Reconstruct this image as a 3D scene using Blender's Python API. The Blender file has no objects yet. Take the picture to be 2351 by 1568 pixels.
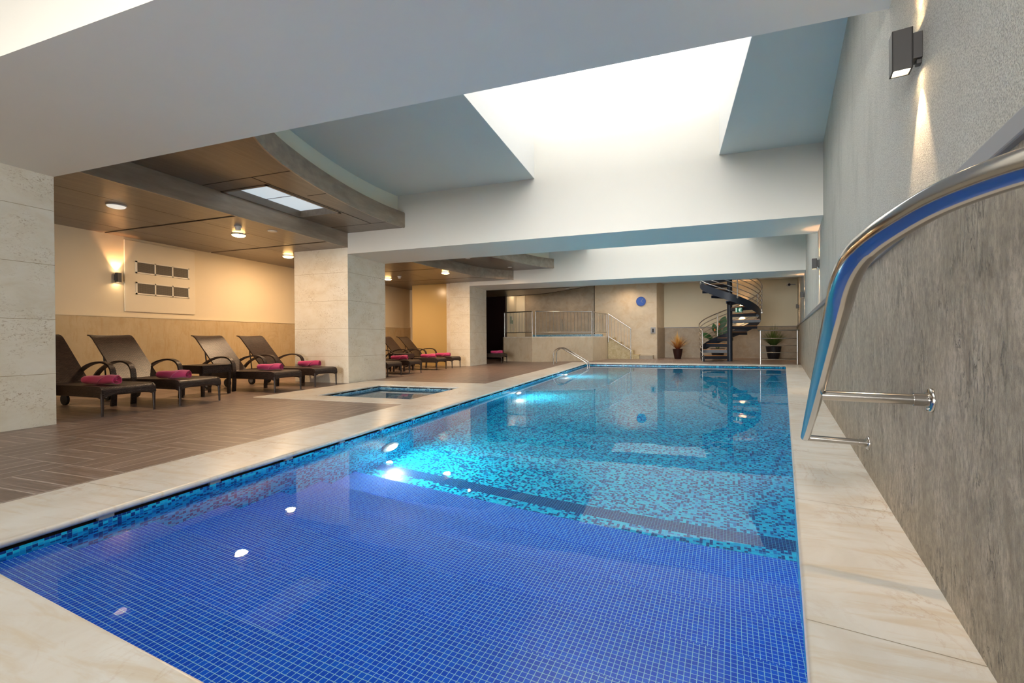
import bpy, bmesh, math, random
import numpy as np
from mathutils import Matrix, Vector
random.seed(7)
SC = bpy.context.scene
COL = SC.collection
PI = math.pi

# ------------------------------------------------------------------ camera
def cam_axes(pitch, roll, yaw):
    cp, sp, cr, sr = math.cos(pitch), math.sin(pitch), math.cos(roll), math.sin(roll)
    R = np.array([[1, 0, 0], [0, sp, -cp], [0, cp, sp]])
    R = np.array([[cr, sr, 0], [-sr, cr, 0], [0, 0, 1]]) @ R
    W = np.array([[math.cos(yaw), math.sin(yaw), 0], [-math.sin(yaw), math.cos(yaw), 0], [0, 0, 1]])
    return R @ W
AX = cam_axes(math.radians(-0.28473), math.radians(0.347), math.radians(19.118))
cd = bpy.data.cameras.new('camera'); cam = bpy.data.objects.new('camera', cd); COL.objects.link(cam)
m = Matrix.Identity(4)
for i in range(3):
    m[i][0] = AX[0][i]; m[i][1] = -AX[1][i]; m[i][2] = -AX[2][i]
m[0][3], m[1][3], m[2][3] = 0, 0, 1.0
cam.matrix_world = m
cd.sensor_width = 36; cd.lens = 1038.21 / 2351 * 36; cd.clip_start = 0.05; cd.clip_end = 200
SC.camera = cam

# ------------------------------------------------------------------ world, exposure
w = bpy.data.worlds.new('sky'); SC.world = w; w.use_nodes = True
nt = w.node_tree; bg = nt.nodes['Background']
bg.inputs[0].default_value = (1.0, 0.99, 0.965, 1)
# overcast zenith; bright low patch added towards -Y as fill through the end glazing
SKY_TOP, SKY_FILL = 0.52, 5.2
_tc = nt.nodes.new('ShaderNodeTexCoord'); _sx = nt.nodes.new('ShaderNodeSeparateXYZ'); nt.links.new(_tc.outputs['Generated'], _sx.inputs[0])
def _rng(src, a, b, c, d):
    n = nt.nodes.new('ShaderNodeMapRange'); n.interpolation_type = 'SMOOTHSTEP'
    for i, v in zip((1, 2, 3, 4), (a, b, c, d)): n.inputs[i].default_value = v
    nt.links.new(src, n.inputs[0]); return n.outputs[0]
_m = nt.nodes.new('ShaderNodeMath'); _m.operation = 'MULTIPLY'
nt.links.new(_rng(_sx.outputs[1], -0.5, -0.8, 0.0, 1.0), _m.inputs[0]); nt.links.new(_rng(_sx.outputs[2], 0.10, 0.22, 1.0, 0.0), _m.inputs[1])
nt.links.new(_rng(_m.outputs[0], 0.0, 1.0, SKY_TOP, SKY_FILL), bg.inputs[1])
SC.view_settings.view_transform = 'Standard'; SC.view_settings.look = 'None'
SC.view_settings.gamma = 1; SC.view_settings.use_curve_mapping = False
SC.view_settings.exposure = 2.65
SC.cycles.max_bounces = 12; SC.cycles.diffuse_bounces = 6; SC.cycles.glossy_bounces = 5
SC.cycles.transmission_bounces = 8; SC.cycles.transparent_max_bounces = 8
SC.cycles.sample_clamp_indirect = 6; SC.cycles.use_denoising = True
WARM = (1.0, 0.69, 0.42)
LAMP_W = 10; SPOT_W = 6; POOL_E = 90

# ------------------------------------------------------------------ node helpers
def mat(name, color=(0.8, 0.8, 0.8), rough=0.6, metal=0.0, spec=0.5):
    ma = bpy.data.materials.new(name); ma.use_nodes = True
    b = ma.node_tree.nodes['Principled BSDF']
    b.inputs['Base Color'].default_value = (*color, 1); b.inputs['Roughness'].default_value = rough
    b.inputs['Metallic'].default_value = metal; b.inputs['Specular IOR Level'].default_value = spec
    return ma, ma.node_tree, b
def N(t, kind, **kw):
    n = t.nodes.new(kind)
    for k, v in kw.items():
        if k.startswith('i_'): n.inputs[int(k[2:])].default_value = v
        else: setattr(n, k, v)
    return n
def math_(t, op, a, b=None, c=None):
    n = t.nodes.new('ShaderNodeMath'); n.operation = op
    for i, v in enumerate((a, b, c)):
        if v is None: continue
        if isinstance(v, (int, float)): n.inputs[i].default_value = v
        else: t.links.new(v, n.inputs[i])
    return n.outputs[0]
def mixc(t, f, a, b):
    n = t.nodes.new('ShaderNodeMix'); n.data_type = 'RGBA'
    for s, v in ((n.inputs['Factor'], f), (n.inputs[6], a), (n.inputs[7], b)):
        if isinstance(v, (int, float)): s.default_value = v
        elif isinstance(v, tuple): s.default_value = (*v, 1)
        else: t.links.new(v, s)
    return n.outputs[2]
def ramp(t, fac, stops, interp='LINEAR'):
    n = t.nodes.new('ShaderNodeValToRGB'); cr = n.color_ramp; cr.interpolation = interp
    while len(cr.elements) < len(stops): cr.elements.new(0.5)
    for e, (p, c) in zip(cr.elements, stops): e.position = p; e.color = (*c, 1) if len(c) == 3 else c
    t.links.new(fac, n.inputs[0]); return n.outputs[0]
def coords(t, kind='Object', scale=(1, 1, 1), rot=(0, 0, 0)):
    tc = N(t, 'ShaderNodeTexCoord'); mp = N(t, 'ShaderNodeMapping')
    mp.inputs['Scale'].default_value = scale; mp.inputs['Rotation'].default_value = rot
    t.links.new(tc.outputs[kind], mp.inputs[0]); return mp.outputs[0]
def noise(t, vec, scale, detail=4, rough=0.6, dist=0.0):
    n = N(t, 'ShaderNodeTexNoise'); n.inputs['Scale'].default_value = scale
    n.inputs['Detail'].default_value = detail; n.inputs['Roughness'].default_value = rough
    n.inputs['Distortion'].default_value = dist; t.links.new(vec, n.inputs['Vector']); return n.outputs['Fac']
def bump(t, b, h, strength, dist=0.01):
    n = N(t, 'ShaderNodeBump'); n.inputs['Strength'].default_value = strength; n.inputs['Distance'].default_value = dist
    t.links.new(h, n.inputs['Height']); t.links.new(n.outputs[0], b.inputs['Normal'])

def paint(name, c, rough=0.65, var=0.06, bscale=120, bstr=0.15):
    ma, t, b = mat(name, c, rough)
    v = coords(t); f = noise(t, v, 1.3, 4)
    c2 = tuple(x * (1 - var) for x in c)
    t.links.new(mixc(t, f, c, c2), b.inputs['Base Color'])
    bump(t, b, noise(t, v, bscale, 2), bstr, 0.002); return ma
M = {}
M['beam'] = paint('painted_plaster', (0.75, 0.72, 0.65))
M['ceil'] = paint('ceiling_plaster', (0.66, 0.665, 0.62))
M['cream'] = paint('cream_plaster', (0.88, 0.83, 0.68))
M['backcream'] = paint('back_cream_plaster', (0.84, 0.77, 0.58))
M['well'] = paint('white_plaster', (0.70, 0.70, 0.68))
M['wallcream'] = paint('warm_cream_plaster', (0.70, 0.60, 0.43))
M['panel'] = paint('painted_panel', (0.72, 0.63, 0.47), 0.5)
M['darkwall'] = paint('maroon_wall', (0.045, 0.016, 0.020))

def travertine():
    ma, t, b = mat('travertine', (0.7, 0.63, 0.5), 0.38)
    v = coords(t, 'UV'); vs = coords(t, 'UV', (0.9, 1.5, 1))
    base = ramp(t, noise(t, vs, 3.0, 6, 0.65, 0.6), [(0.3, (0.76, 0.68, 0.53)), (0.5, (0.83, 0.77, 0.64)), (0.7, (0.87, 0.82, 0.71))])
    sp = noise(t, coords(t, 'UV', (1, 1.6, 1)), 26, 5, 0.7, 1.2)
    spots = ramp(t, sp, [(0.54, (0, 0, 0)), (0.64, (1, 1, 1))])
    patch = ramp(t, noise(t, v, 2.2, 3), [(0.42, (0, 0, 0)), (0.62, (0.8, 0.8, 0.8))])
    n = N(t, 'ShaderNodeMath', operation='MULTIPLY'); t.links.new(spots, n.inputs[0]); t.links.new(patch, n.inputs[1])
    c = mixc(t, n.outputs[0], base, (0.40, 0.28, 0.15))
    s = N(t, 'ShaderNodeSeparateXYZ'); t.links.new(v, s.inputs[0])
    fr = math_(t, 'FRACT', math_(t, 'DIVIDE', math_(t, 'SUBTRACT', s.outputs[1], 0.615), 0.655))
    j = math_(t, 'LESS_THAN', fr, 0.008)
    c = mixc(t, j, c, (0.42, 0.32, 0.18)); t.links.new(c, b.inputs['Base Color'])
    bump(t, b, sp, 0.05, 0.002); return ma
M['travertine'] = travertine()

def marble(name, a, bb, vein, rough=0.28, sc=1.0, uv='Object'):
    ma, t, b = mat(name, a, rough)
    v = coords(t, uv, (sc, sc, sc)); 
    base = ramp(t, noise(t, v, 2.6, 6, 0.6, 0.8), [(0.35, bb), (0.6, a)])
    ve = noise(t, coords(t, uv, (sc * 1.0, sc * 0.45, sc), (0, 0, 0.3)), 2.4, 8, 0.62, 2.0)
    band = math_(t, 'ABSOLUTE', math_(t, 'SUBTRACT', ve, 0.5))
    vf = ramp(t, band, [(0.0, (0.6, 0.6, 0.6)), (0.022, (0, 0, 0))])
    gate = ramp(t, noise(t, v, 1.1, 2), [(0.45, (0, 0, 0)), (0.62, (1, 1, 1))]); vf = math_(t, 'MULTIPLY', vf, gate)
    st = noise(t, coords(t, uv, (sc * 0.8, sc * 5.0, sc), (0, 0, 0.15)), 3.0, 6, 0.65, 0.5)
    base = mixc(t, ramp(t, st, [(0.5, (0, 0, 0)), (0.66, (0.6, 0.6, 0.6))]), base, tuple(x * y for x, y in zip(bb, (0.92, 0.82, 0.66))))
    t.links.new(mixc(t, vf, base, vein), b.inputs['Base Color']); return ma
M['coping'] = marble('cream_marble', (0.82, 0.785, 0.72), (0.74, 0.68, 0.59), (0.50, 0.33, 0.20))
M['tanstone'] = marble('tan_limestone', (0.52, 0.40, 0.235), (0.47, 0.355, 0.20), (0.42, 0.31, 0.17), 0.4)
M['greystone'] = marble('taupe_stone', (0.45, 0.38, 0.29), (0.38, 0.32, 0.24), (0.34, 0.28, 0.2), 0.45)
M['sandstone'] = marble('sand_stone', (0.68, 0.58, 0.43), (0.62, 0.525, 0.38), (0.58, 0.48, 0.34), 0.45)
M['yellowstone'] = marble('honey_stone', (0.62, 0.50, 0.26), (0.48, 0.36, 0.15), (0.40, 0.28, 0.12), 0.4, 2.5)

def slate():
    ma, t, b = mat('riven_stone', (0.4, 0.37, 0.32), 0.62)
    v = coords(t); vs = coords(t, 'UV', (1.5, 0.62, 1))
    n1 = noise(t, vs, 7, 10, 0.72, 1.2); n2 = noise(t, coords(t, 'UV', (1.6, 0.9, 1)), 2.0, 5, 0.6, 0.5)
    base = ramp(t, n1, [(0.3, (0.28, 0.225, 0.16)), (0.5, (0.47, 0.40, 0.305)), (0.7, (0.64, 0.555, 0.44))])
    c = mixc(t, ramp(t, n2, [(0.4, (0, 0, 0)), (0.65, (0.6, 0.6, 0.6))]), base, (0.30, 0.26, 0.19))
    fine = noise(t, coords(t, 'UV', (1, 0.5, 1)), 48, 6, 0.75)
    c = mixc(t, ramp(t, fine, [(0.42, (0.55, 0.55, 0.55)), (0.56, (0, 0, 0))]), c, (0.20, 0.17, 0.13))
    cr = noise(t, coords(t, 'UV', (5, 1.3, 1)), 4.5, 6, 0.55, 1.5)
    crk = ramp(t, math_(t, 'ABSOLUTE', math_(t, 'SUBTRACT', cr, 0.56)), [(0.0, (1, 1, 1)), (0.028, (0, 0, 0))])
    msk = ramp(t, noise(t, v, 3.5, 2), [(0.5, (0, 0, 0)), (0.58, (1, 1, 1))])
    k = math_(t, 'MULTIPLY', crk, msk)
    t.links.new(mixc(t, math_(t, 'MULTIPLY', k, 0.8), c, (0.10, 0.085, 0.07)), b.inputs['Base Color'])
    h = math_(t, 'SUBTRACT', math_(t, 'ADD', n1, math_(t, 'MULTIPLY', fine, 0.5)), math_(t, 'MULTIPLY', k, 0.5))
    bump(t, b, h, 0.8, 0.035); return ma
M['slate'] = slate()
def stucco():
    ma, t, b = mat('rough_stucco', (0.58, 0.57, 0.50), 0.8)
    v = coords(t); f = noise(t, v, 0.9, 4)
    sp = noise(t, v, 150, 3, 0.7)
    c = mixc(t, f, (0.62, 0.61, 0.54), (0.52, 0.51, 0.45))
    sp2 = noise(t, coords(t, 'Object', (1, 1, 0.35)), 2.6, 5, 0.6)
    c = mixc(t, ramp(t, sp2, [(0.5, (0, 0, 0)), (0.68, (0.5, 0.5, 0.5))]), c, (0.33, 0.325, 0.285))
    t.links.new(mixc(t, ramp(t, sp, [(0.40, (0.75, 0.75, 0.75)), (0.56, (0, 0, 0))]), c, (0.26, 0.25, 0.22)), b.inputs['Base Color'])
    bump(t, b, sp, 0.9, 0.008); return ma
M['stucco'] = stucco()

def brownwood(name='brown_veneer', k=1.0):
    ma, t, b = mat(name, (0.2, 0.13, 0.08), 0.30)
    v = coords(t, 'Object', (5.0, 0.45, 3)); n1 = noise(t, v, 3, 6, 0.6, 0.3)
    c = ramp(t, n1, [(0.3, (0.125 * k, 0.094 * k, 0.068 * k)), (0.7, (0.195 * k, 0.150 * k, 0.108 * k))])
    t.links.new(c, b.inputs['Base Color']); return ma
M['veneer'] = brownwood()
M['fascia'] = brownwood('taupe_veneer', 2.2)
M['groove'] = mat('dark_joint', (0.03, 0.02, 0.015), 0.8)[0]

def floorwood():
    ma, t, b = mat('wood_look_tile', (0.3, 0.2, 0.15), 0.30)
    v = coords(t, 'Object', (1, 1, 1)); s = N(t, 'ShaderNodeSeparateXYZ'); t.links.new(v, s.inputs[0])
    B = 0.68; PW = B / 4
    x = math_(t, 'ADD', s.outputs[0], 20 + 3.66 + 0.0); y = math_(t, 'ADD', s.outputs[1], 20 + 0.15)
    bx = math_(t, 'FLOOR', math_(t, 'DIVIDE', x, B)); by = math_(t, 'FLOOR', math_(t, 'DIVIDE', y, B))
    chk = math_(t, 'MODULO', math_(t, 'ADD', bx, by), 2.0)
    def mx(a, c): # mix by chk
        return math_(t, 'ADD', math_(t, 'MULTIPLY', a, math_(t, 'SUBTRACT', 1.0, chk)), math_(t, 'MULTIPLY', c, chk))
    across = mx(y, x); along = mx(x, y)
    pid = math_(t, 'FLOOR', math_(t, 'DIVIDE', across, PW)); pf = math_(t, 'FRACT', math_(t, 'DIVIDE', across, PW))
    lf = math_(t, 'FRACT', math_(t, 'DIVIDE', along, B))
    g1 = math_(t, 'LESS_THAN', math_(t, 'MINIMUM', pf, math_(t, 'SUBTRACT', 1.0, pf)), 0.030)
    g2 = math_(t, 'LESS_THAN', math_(t, 'MINIMUM', lf, math_(t, 'SUBTRACT', 1.0, lf)), 0.004)
    cv = N(t, 'ShaderNodeCombineXYZ'); t.links.new(pid, cv.inputs[0]); t.links.new(math_(t, 'ADD', math_(t, 'MULTIPLY', bx, 7.0), by), cv.inputs[1])
    wn = N(t, 'ShaderNodeTexWhiteNoise'); t.links.new(cv.outputs[0], wn.inputs['Vector'])
    gv = N(t, 'ShaderNodeCombineXYZ')
    t.links.new(math_(t, 'MULTIPLY', along, 1.2), gv.inputs[0]); t.links.new(math_(t, 'MULTIPLY', across, 40.0), gv.inputs[1]); t.links.new(math_(t, 'MULTIPLY', wn.outputs['Value'], 30.0), gv.inputs[2])
    gr = noise(t, gv.outputs[0], 1.6, 5, 0.65)
    c = ramp(t, gr, [(0.32, (0.125, 0.075, 0.055)), (0.5, (0.225, 0.155, 0.125)), (0.66, (0.43, 0.33, 0.285))])
    c = mixc(t, math_(t, 'MULTIPLY', wn.outputs['Value'], 0.55), c, (0.14, 0.09, 0.068))
    c = mixc(t, math_(t, 'MULTIPLY', math_(t, 'MAXIMUM', g1, g2), 0.9), c, (0.55, 0.46, 0.40))
    t.links.new(c, b.inputs['Base Color'])
    t.links.new(math_(t, 'ADD', math_(t, 'MULTIPLY', gr, 0.3), 0.2), b.inputs['Roughness'])
    bump(t, b, gr, 0.08, 0.003); return ma
M['floor'] = floorwood()

def mosaic(name, stops, grout, pitch=0.0245, gw=0.085, rough=0.25):
    ma, t, b = mat(name, (0, 0.2, 0.7), rough)
    v = coords(t, 'UV', (1 / pitch, 1 / pitch, 1)); s = N(t, 'ShaderNodeSeparateXYZ'); t.links.new(v, s.inputs[0])
    fl = N(t, 'ShaderNodeVectorMath', operation='FLOOR'); t.links.new(v, fl.inputs[0])
    wn = N(t, 'ShaderNodeTexWhiteNoise'); wn.noise_dimensions = '2D'; t.links.new(fl.outputs[0], wn.inputs['Vector'])
    c = ramp(t, wn.outputs['Value'], stops, 'CONSTANT')
    fx = math_(t, 'FRACT', s.outputs[0]); fy = math_(t, 'FRACT', s.outputs[1])
    g = math_(t, 'LESS_THAN', math_(t, 'MINIMUM', fx, fy), gw)
    t.links.new(mixc(t, g, c, grout), b.inputs['Base Color']); return ma
M['step_tile'] = mosaic('blue_step_mosaic', [(0, (0.001, 0.125, 0.82)), (0.4, (0.001, 0.105, 0.76)), (0.8, (0.001, 0.15, 0.86))], (0.40, 0.84, 1.0), gw=0.115)
M['mix_tile'] = mosaic('mixed_blue_mosaic', [(0, (0.010, 0.66, 0.90)), (0.25, (0.008, 0.50, 0.82)), (0.55, (0.006, 0.22, 0.60)), (0.68, (0.004, 0.055, 0.27))], (0.06, 0.62, 0.82), gw=0.07)
M['band_tile'] = mosaic('navy_band_mosaic', [(0, (0.004, 0.05, 0.26)), (0.5, (0.003, 0.035, 0.2))], (0.10, 0.5, 0.7), gw=0.09)
M['pale_tile'] = mosaic('pale_blue_mosaic', [(0, (0.25, 0.52, 0.68)), (0.45, (0.10, 0.33, 0.55)), (0.8, (0.03, 0.16, 0.38))], (0.45, 0.65, 0.72), gw=0.08)

def water():
    ma = bpy.data.materials.new('clear_water'); ma.use_nodes = True; t = ma.node_tree; t.nodes.clear()
    o = N(t, 'ShaderNodeOutputMaterial'); g = N(t, 'ShaderNodeBsdfRefraction'); r = N(t, 'ShaderNodeBsdfGlossy'); mx = N(t, 'ShaderNodeMixShader'); fr = N(t, 'ShaderNodeFresnel')
    g.inputs['Color'].default_value = (0.97, 0.995, 1, 1); g.inputs['Roughness'].default_value = 0; g.inputs['IOR'].default_value = 1.333
    r.inputs['Roughness'].default_value = 0; fr.inputs['IOR'].default_value = 1.333
    n = N(t, 'ShaderNodeBump'); n.inputs['Strength'].default_value = 0.03; n.inputs['Distance'].default_value = 0.02
    t.links.new(noise(t, coords(t), 3.0, 2), n.inputs['Height'])
    for x in (g, r, fr): t.links.new(n.outputs[0], x.inputs['Normal'])
    f = fr.outputs[0]; t.links.new(math_(t, 'MULTIPLY', f, math_(t, 'MINIMUM', 1.0, math_(t, 'ADD', math_(t, 'MULTIPLY', f, 6.5), 0.12))), mx.inputs[0]); t.links.new(g.outputs[0], mx.inputs[1]); t.links.new(r.outputs[0], mx.inputs[2])
    t.links.new(mx.outputs[0], o.inputs[0]); return ma
M['water'] = water()
M['steel'] = mat('polished_steel', (0.46, 0.44, 0.41), 0.16, 1.0)[0]
M['satin'] = mat('satin_steel', (0.55, 0.54, 0.52), 0.3, 1.0)[0]
M['darksteel'] = mat('slate_blue_painted_steel', (0.018, 0.027, 0.044), 0.4)[0]
M['anth'] = mat('anthracite_metal', (0.055, 0.052, 0.05), 0.45, 0.3)[0]
M['capmetal'] = mat('grey_capping', (0.22, 0.225, 0.24), 0.4, 0.2)[0]
M['black'] = mat('black_plastic', (0.012, 0.012, 0.013), 0.5)[0]
M['white'] = mat('white_plastic', (0.80, 0.79, 0.76), 0.4)[0]
M['grey'] = mat('grey_plastic', (0.35, 0.36, 0.38), 0.5)[0]
M['grille'] = mat('grille_frame', (0.72, 0.66, 0.55), 0.45)[0]
M['oak'] = mat('warm_oak', (0.55, 0.24, 0.08), 0.4)[0]
M['bluefelt'] = mat('clock_blue', (0.006, 0.055, 0.36), 0.45)[0]
M['green'] = mat('sign_green', (0.01, 0.22, 0.11), 0.5)[0]
M['potdark'] = mat('black_glazed_pot', (0.010, 0.011, 0.016), 0.35)[0]
M['potbrown'] = mat('dark_oxblood_pot', (0.030, 0.008, 0.008), 0.3)[0]
M['soil'] = mat('soil', (0.05, 0.035, 0.02), 0.9)[0]
M['spacer'] = mat('grey_spacer', (0.38, 0.40, 0.38), 0.6)[0]
def emit(name, c, s, shell=None):
    ma, t, b = mat(name, shell or c, 0.5)
    b.inputs['Emission Color'].default_value = (*c, 1); b.inputs['Emission Strength'].default_value = s; return ma
M['lampglow'] = emit('lamp_glow', (1.0, 0.58, 0.20), 10)
M['lampdim'] = emit('lamp_off_white', (0.9, 0.85, 0.75), 0.12, (0.7, 0.7, 0.68))
M['spotglow'] = emit('spot_glow', (1.0, 0.72, 0.40), 14)
M['poolglow'] = emit('pool_lamp_glow', (1.0, 0.97, 0.80), POOL_E)
M['daylight'] = emit('daylight_diffuser', (0.80, 0.92, 1.0), 0.085)
def grillemesh():
    ma, t, b = mat('grille_mesh', (0.2, 0.17, 0.13), 0.6)
    v = coords(t, 'UV', (60, 60, 1)); s = N(t, 'ShaderNodeSeparateXYZ'); t.links.new(v, s.inputs[0])
    g = math_(t, 'MAXIMUM', math_(t, 'LESS_THAN', math_(t, 'FRACT', s.outputs[0]), 0.3), math_(t, 'LESS_THAN', math_(t, 'FRACT', s.outputs[1]), 0.35))
    t.links.new(mixc(t, g, (0.022, 0.018, 0.013), (0.15, 0.125, 0.09)), b.inputs['Base Color']); return ma
M['mesh'] = grillemesh()
def wicker():
    ma, t, b = mat('brown_wicker', (0.05, 0.03, 0.02), 0.36, 0.0, 0.35)
    v = coords(t, 'UV'); br = N(t, 'ShaderNodeTexBrick'); t.links.new(v, br.inputs['Vector'])
    br.inputs['Scale'].default_value = 1.0; br.inputs['Brick Width'].default_value = 0.038; br.inputs['Row Height'].default_value = 0.017
    br.inputs['Mortar Size'].default_value = 0.0036; br.inputs['Mortar Smooth'].default_value = 0.6
    br.inputs['Color1'].default_value = (0.075, 0.045, 0.036, 1); br.inputs['Color2'].default_value = (0.036, 0.020, 0.016, 1)
    br.inputs['Mortar'].default_value = (0.006, 0.004, 0.003, 1)
    t.links.new(br.outputs['Color'], b.inputs['Base Color'])
    bump(t, b, math_(t, 'SUBTRACT', 1.0, br.outputs['Fac']), 0.8, 0.006); return ma
M['wicker'] = wicker()
M['wickerdark'] = mat('wicker_frame', (0.035, 0.021, 0.017), 0.42)[0]
def towelm(name, c):
    ma, t, b = mat(name, c, 0.95); v = coords(t); n = noise(t, v, 160, 3)
    t.links.new(mixc(t, n, c, tuple(x * 0.6 for x in c)), b.inputs['Base Color'])
    bump(t, b, n, 0.8, 0.006); b.inputs['Sheen Weight'].default_value = 0.4; return ma
M['towel'] = towelm('pink_terry', (0.76, 0.055, 0.22))
M['hem'] = towelm('pink_hem', (0.90, 0.22, 0.42))
def leafm(name, a, c):
    ma, t, b = mat(name, a, 0.45)
    tc = N(t, 'ShaderNodeTexCoord'); s = N(t, 'ShaderNodeSeparateXYZ'); t.links.new(tc.outputs['UV'], s.inputs[0])
    t.links.new(ramp(t, s.outputs[1], [(0.1, a), (0.8, c)]), b.inputs['Base Color']); return ma
M['cordy'] = leafm('red_gold_leaves', (0.30, 0.045, 0.020), (0.75, 0.46, 0.12))
M['grassleaf'] = leafm('green_blades', (0.045, 0.09, 0.02), (0.12, 0.18, 0.04))
M['bigleaf'] = leafm('broad_green_leaf', (0.012, 0.06, 0.015), (0.03, 0.12, 0.03))
M['flower'] = mat('orange_bract', (0.75, 0.16, 0.03), 0.5)[0]
M['stem'] = mat('green_stem', (0.10, 0.14, 0.04), 0.6)[0]

# ------------------------------------------------------------------ mesh helpers
UVROT = math.atan(-0.1145)
class MB:
    def __init__(s): s.v = []; s.f = []; s.m = []; s.mi = 0
    def add(s, vs, fs):
        o = len(s.v); s.v += [tuple(map(float, p)) for p in vs]
        for f in fs: s.f.append(tuple(o + i for i in f)); s.m.append(s.mi)
    def box(s, x0, x1, y0, y1, z0, z1):
        s.add([(x0, y0, z0), (x1, y0, z0), (x1, y1, z0), (x0, y1, z0), (x0, y0, z1), (x1, y0, z1), (x1, y1, z1), (x0, y1, z1)],
              [(0, 3, 2, 1), (4, 5, 6, 7), (0, 1, 5, 4), (1, 2, 6, 5), (2, 3, 7, 6), (3, 0, 4, 7)])
    def obox(s, c, ax, ay, az, hx, hy, hz):
        c, ax, ay, az = map(np.array, (c, ax, ay, az)); vs = []
        for k in (-1, 1):
            for i, j in ((-1, -1), (1, -1), (1, 1), (-1, 1)): vs.append(c + ax * hx * i + ay * hy * j + az * hz * k)
        s.add(vs, [(0, 3, 2, 1), (4, 5, 6, 7), (0, 1, 5, 4), (1, 2, 6, 5), (2, 3, 7, 6), (3, 0, 4, 7)])
    def prism(s, pts, z0, z1):
        a = sum(pts[i][0] * pts[(i + 1) % len(pts)][1] - pts[(i + 1) % len(pts)][0] * pts[i][1] for i in range(len(pts)))
        if a < 0: pts = pts[::-1]
        n = len(pts)
        s.add([(p[0], p[1], z0) for p in pts] + [(p[0], p[1], z1) for p in pts],
              [tuple(range(n))[::-1], tuple(range(n, 2 * n))] + [(i, (i + 1) % n, n + (i + 1) % n, n + i) for i in range(n)])
    def quad(s, *p): s.add(p, [tuple(range(len(p)))])
    def tube(s, pts, r, n=12, cap=True, closed=False, radii=None):
        P = [np.array(p, float) for p in pts]; k = len(P); rings = []
        up = None
        for i in range(k):
            if closed: d = P[(i + 1) % k] - P[i - 1]
            else: d = P[min(i + 1, k - 1)] - P[max(i - 1, 0)]
            d = d / (np.linalg.norm(d) + 1e-9)
            if up is None:
                up = np.array([0, 0, 1.0]) if abs(d[2]) < 0.9 else np.array([1.0, 0, 0])
            a = np.cross(d, up); a /= (np.linalg.norm(a) + 1e-9); up = np.cross(a, d)
            rr = radii[i] if radii else r
            rings.append([P[i] + rr * (math.cos(2 * PI * j / n) * a + math.sin(2 * PI * j / n) * up) for j in range(n)])
        vs = [p for rg in rings for p in rg]; fs = []
        for i in range(k if closed else k - 1):
            b2 = ((i + 1) % k) * n
            for j in range(n): fs.append((i * n + j, i * n + (j + 1) % n, b2 + (j + 1) % n, b2 + j))
        if cap and not closed: fs += [tuple(range(n))[::-1], tuple(range((k - 1) * n, k * n))]
        s.add(vs, fs)
    def lathe(s, prof, n=24, c=(0, 0, 0)):
        vs = [(c[0] + r * math.cos(2 * PI * j / n), c[1] + r * math.sin(2 * PI * j / n), c[2] + z) for r, z in prof for j in range(n)]
        fs = [(i * n + j, i * n + (j + 1) % n, (i + 1) * n + (j + 1) % n, (i + 1) * n + j) for i in range(len(prof) - 1) for j in range(n)]
        fs += [tuple(range(n))[::-1], tuple(range((len(prof) - 1) * n, len(prof) * n))]
        s.add(vs, fs)
    def band(s, pts, w, th, axis=(0, 1, 0)):     # flat strap along pts, wide along axis
        P = [np.array(p, float) for p in pts]; A = np.array(axis, float); vs = []; k = len(P)
        for i in range(k):
            d = P[min(i + 1, k - 1)] - P[max(i - 1, 0)]; d /= np.linalg.norm(d); nn = np.cross(A, d)
            for a, b in ((-1, -1), (1, -1), (1, 1), (-1, 1)): vs.append(P[i] + A * w / 2 * a + nn * th / 2 * b)
        fs = [(i * 4 + j, i * 4 + (j + 1) % 4, i * 4 + 4 + (j + 1) % 4, i * 4 + 4 + j) for i in range(k - 1) for j in range(4)]
        fs += [(3, 2, 1, 0), (4 * k - 4, 4 * k - 3, 4 * k - 2, 4 * k - 1)]; s.add(vs, fs)
    def disc(s, c, nrm, r, th, n=24):            # cylinder of thickness th along nrm
        c = np.array(c, float); nrm = np.array(nrm, float); nrm /= np.linalg.norm(nrm)
        s.tube([c, c + nrm * th], r, n)

def build(mb, name, mats, parent=None, smooth=False, rot=0.0, bevel=0, loc=None, uvs=None):
    me = bpy.data.meshes.new(name); me.from_pydata(mb.v, [], mb.f)
    if not isinstance(mats, (list, tuple)): mats = [mats]
    for k in mats: me.materials.append(k)
    bm = bmesh.new(); bm.from_mesh(me); bm.faces.ensure_lookup_table()
    if len(set(mb.m)) > 1:
        for f, i in zip(bm.faces, mb.m): f.material_index = i
    bmesh.ops.recalc_face_normals(bm, faces=bm.faces)
    uv = bm.loops.layers.uv.new('UVMap'); c, s_ = math.cos(-rot), math.sin(-rot)
    for f in bm.faces:
        f.smooth = smooth; nn = f.normal
        if uvs:
            for l in f.loops: l[uv].uv = uvs[l.vert.index]
            continue
        if abs(nn.z) > 0.7:
            for l in f.loops:
                p = l.vert.co; l[uv].uv = (p.x * c - p.y * s_, p.x * s_ + p.y * c)
        else:
            tx, ty = -nn.y, nn.x; L = math.hypot(tx, ty) or 1; tx /= L; ty /= L
            if tx + ty * 0.3 < 0: tx, ty = -tx, -ty
            for l in f.loops:
                p = l.vert.co; l[uv].uv = (p.x * tx + p.y * ty, p.z)
    bm.to_mesh(me); bm.free()
    o = bpy.data.objects.new(name, me); COL.objects.link(o)
    if bevel:
        md = o.modifiers.new('bevel', 'BEVEL'); md.width = bevel; md.segments = 2; md.limit_method = 'ANGLE'
    if smooth:
        try: me.set_sharp_from_angle(angle=math.radians(50))
        except Exception: pass
    if loc: o.location = loc
    if parent: o.parent = parent
    return o
def struct(o, label=None, cat=None):
    o['kind'] = 'structure'
    if label: o['label'] = label; o['category'] = cat
    return o
def tag(o, label, cat, group=None, kind=None):
    o['label'] = label; o['category'] = cat
    if group: o['group'] = group
    if kind: o['kind'] = kind
    return o
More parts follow.
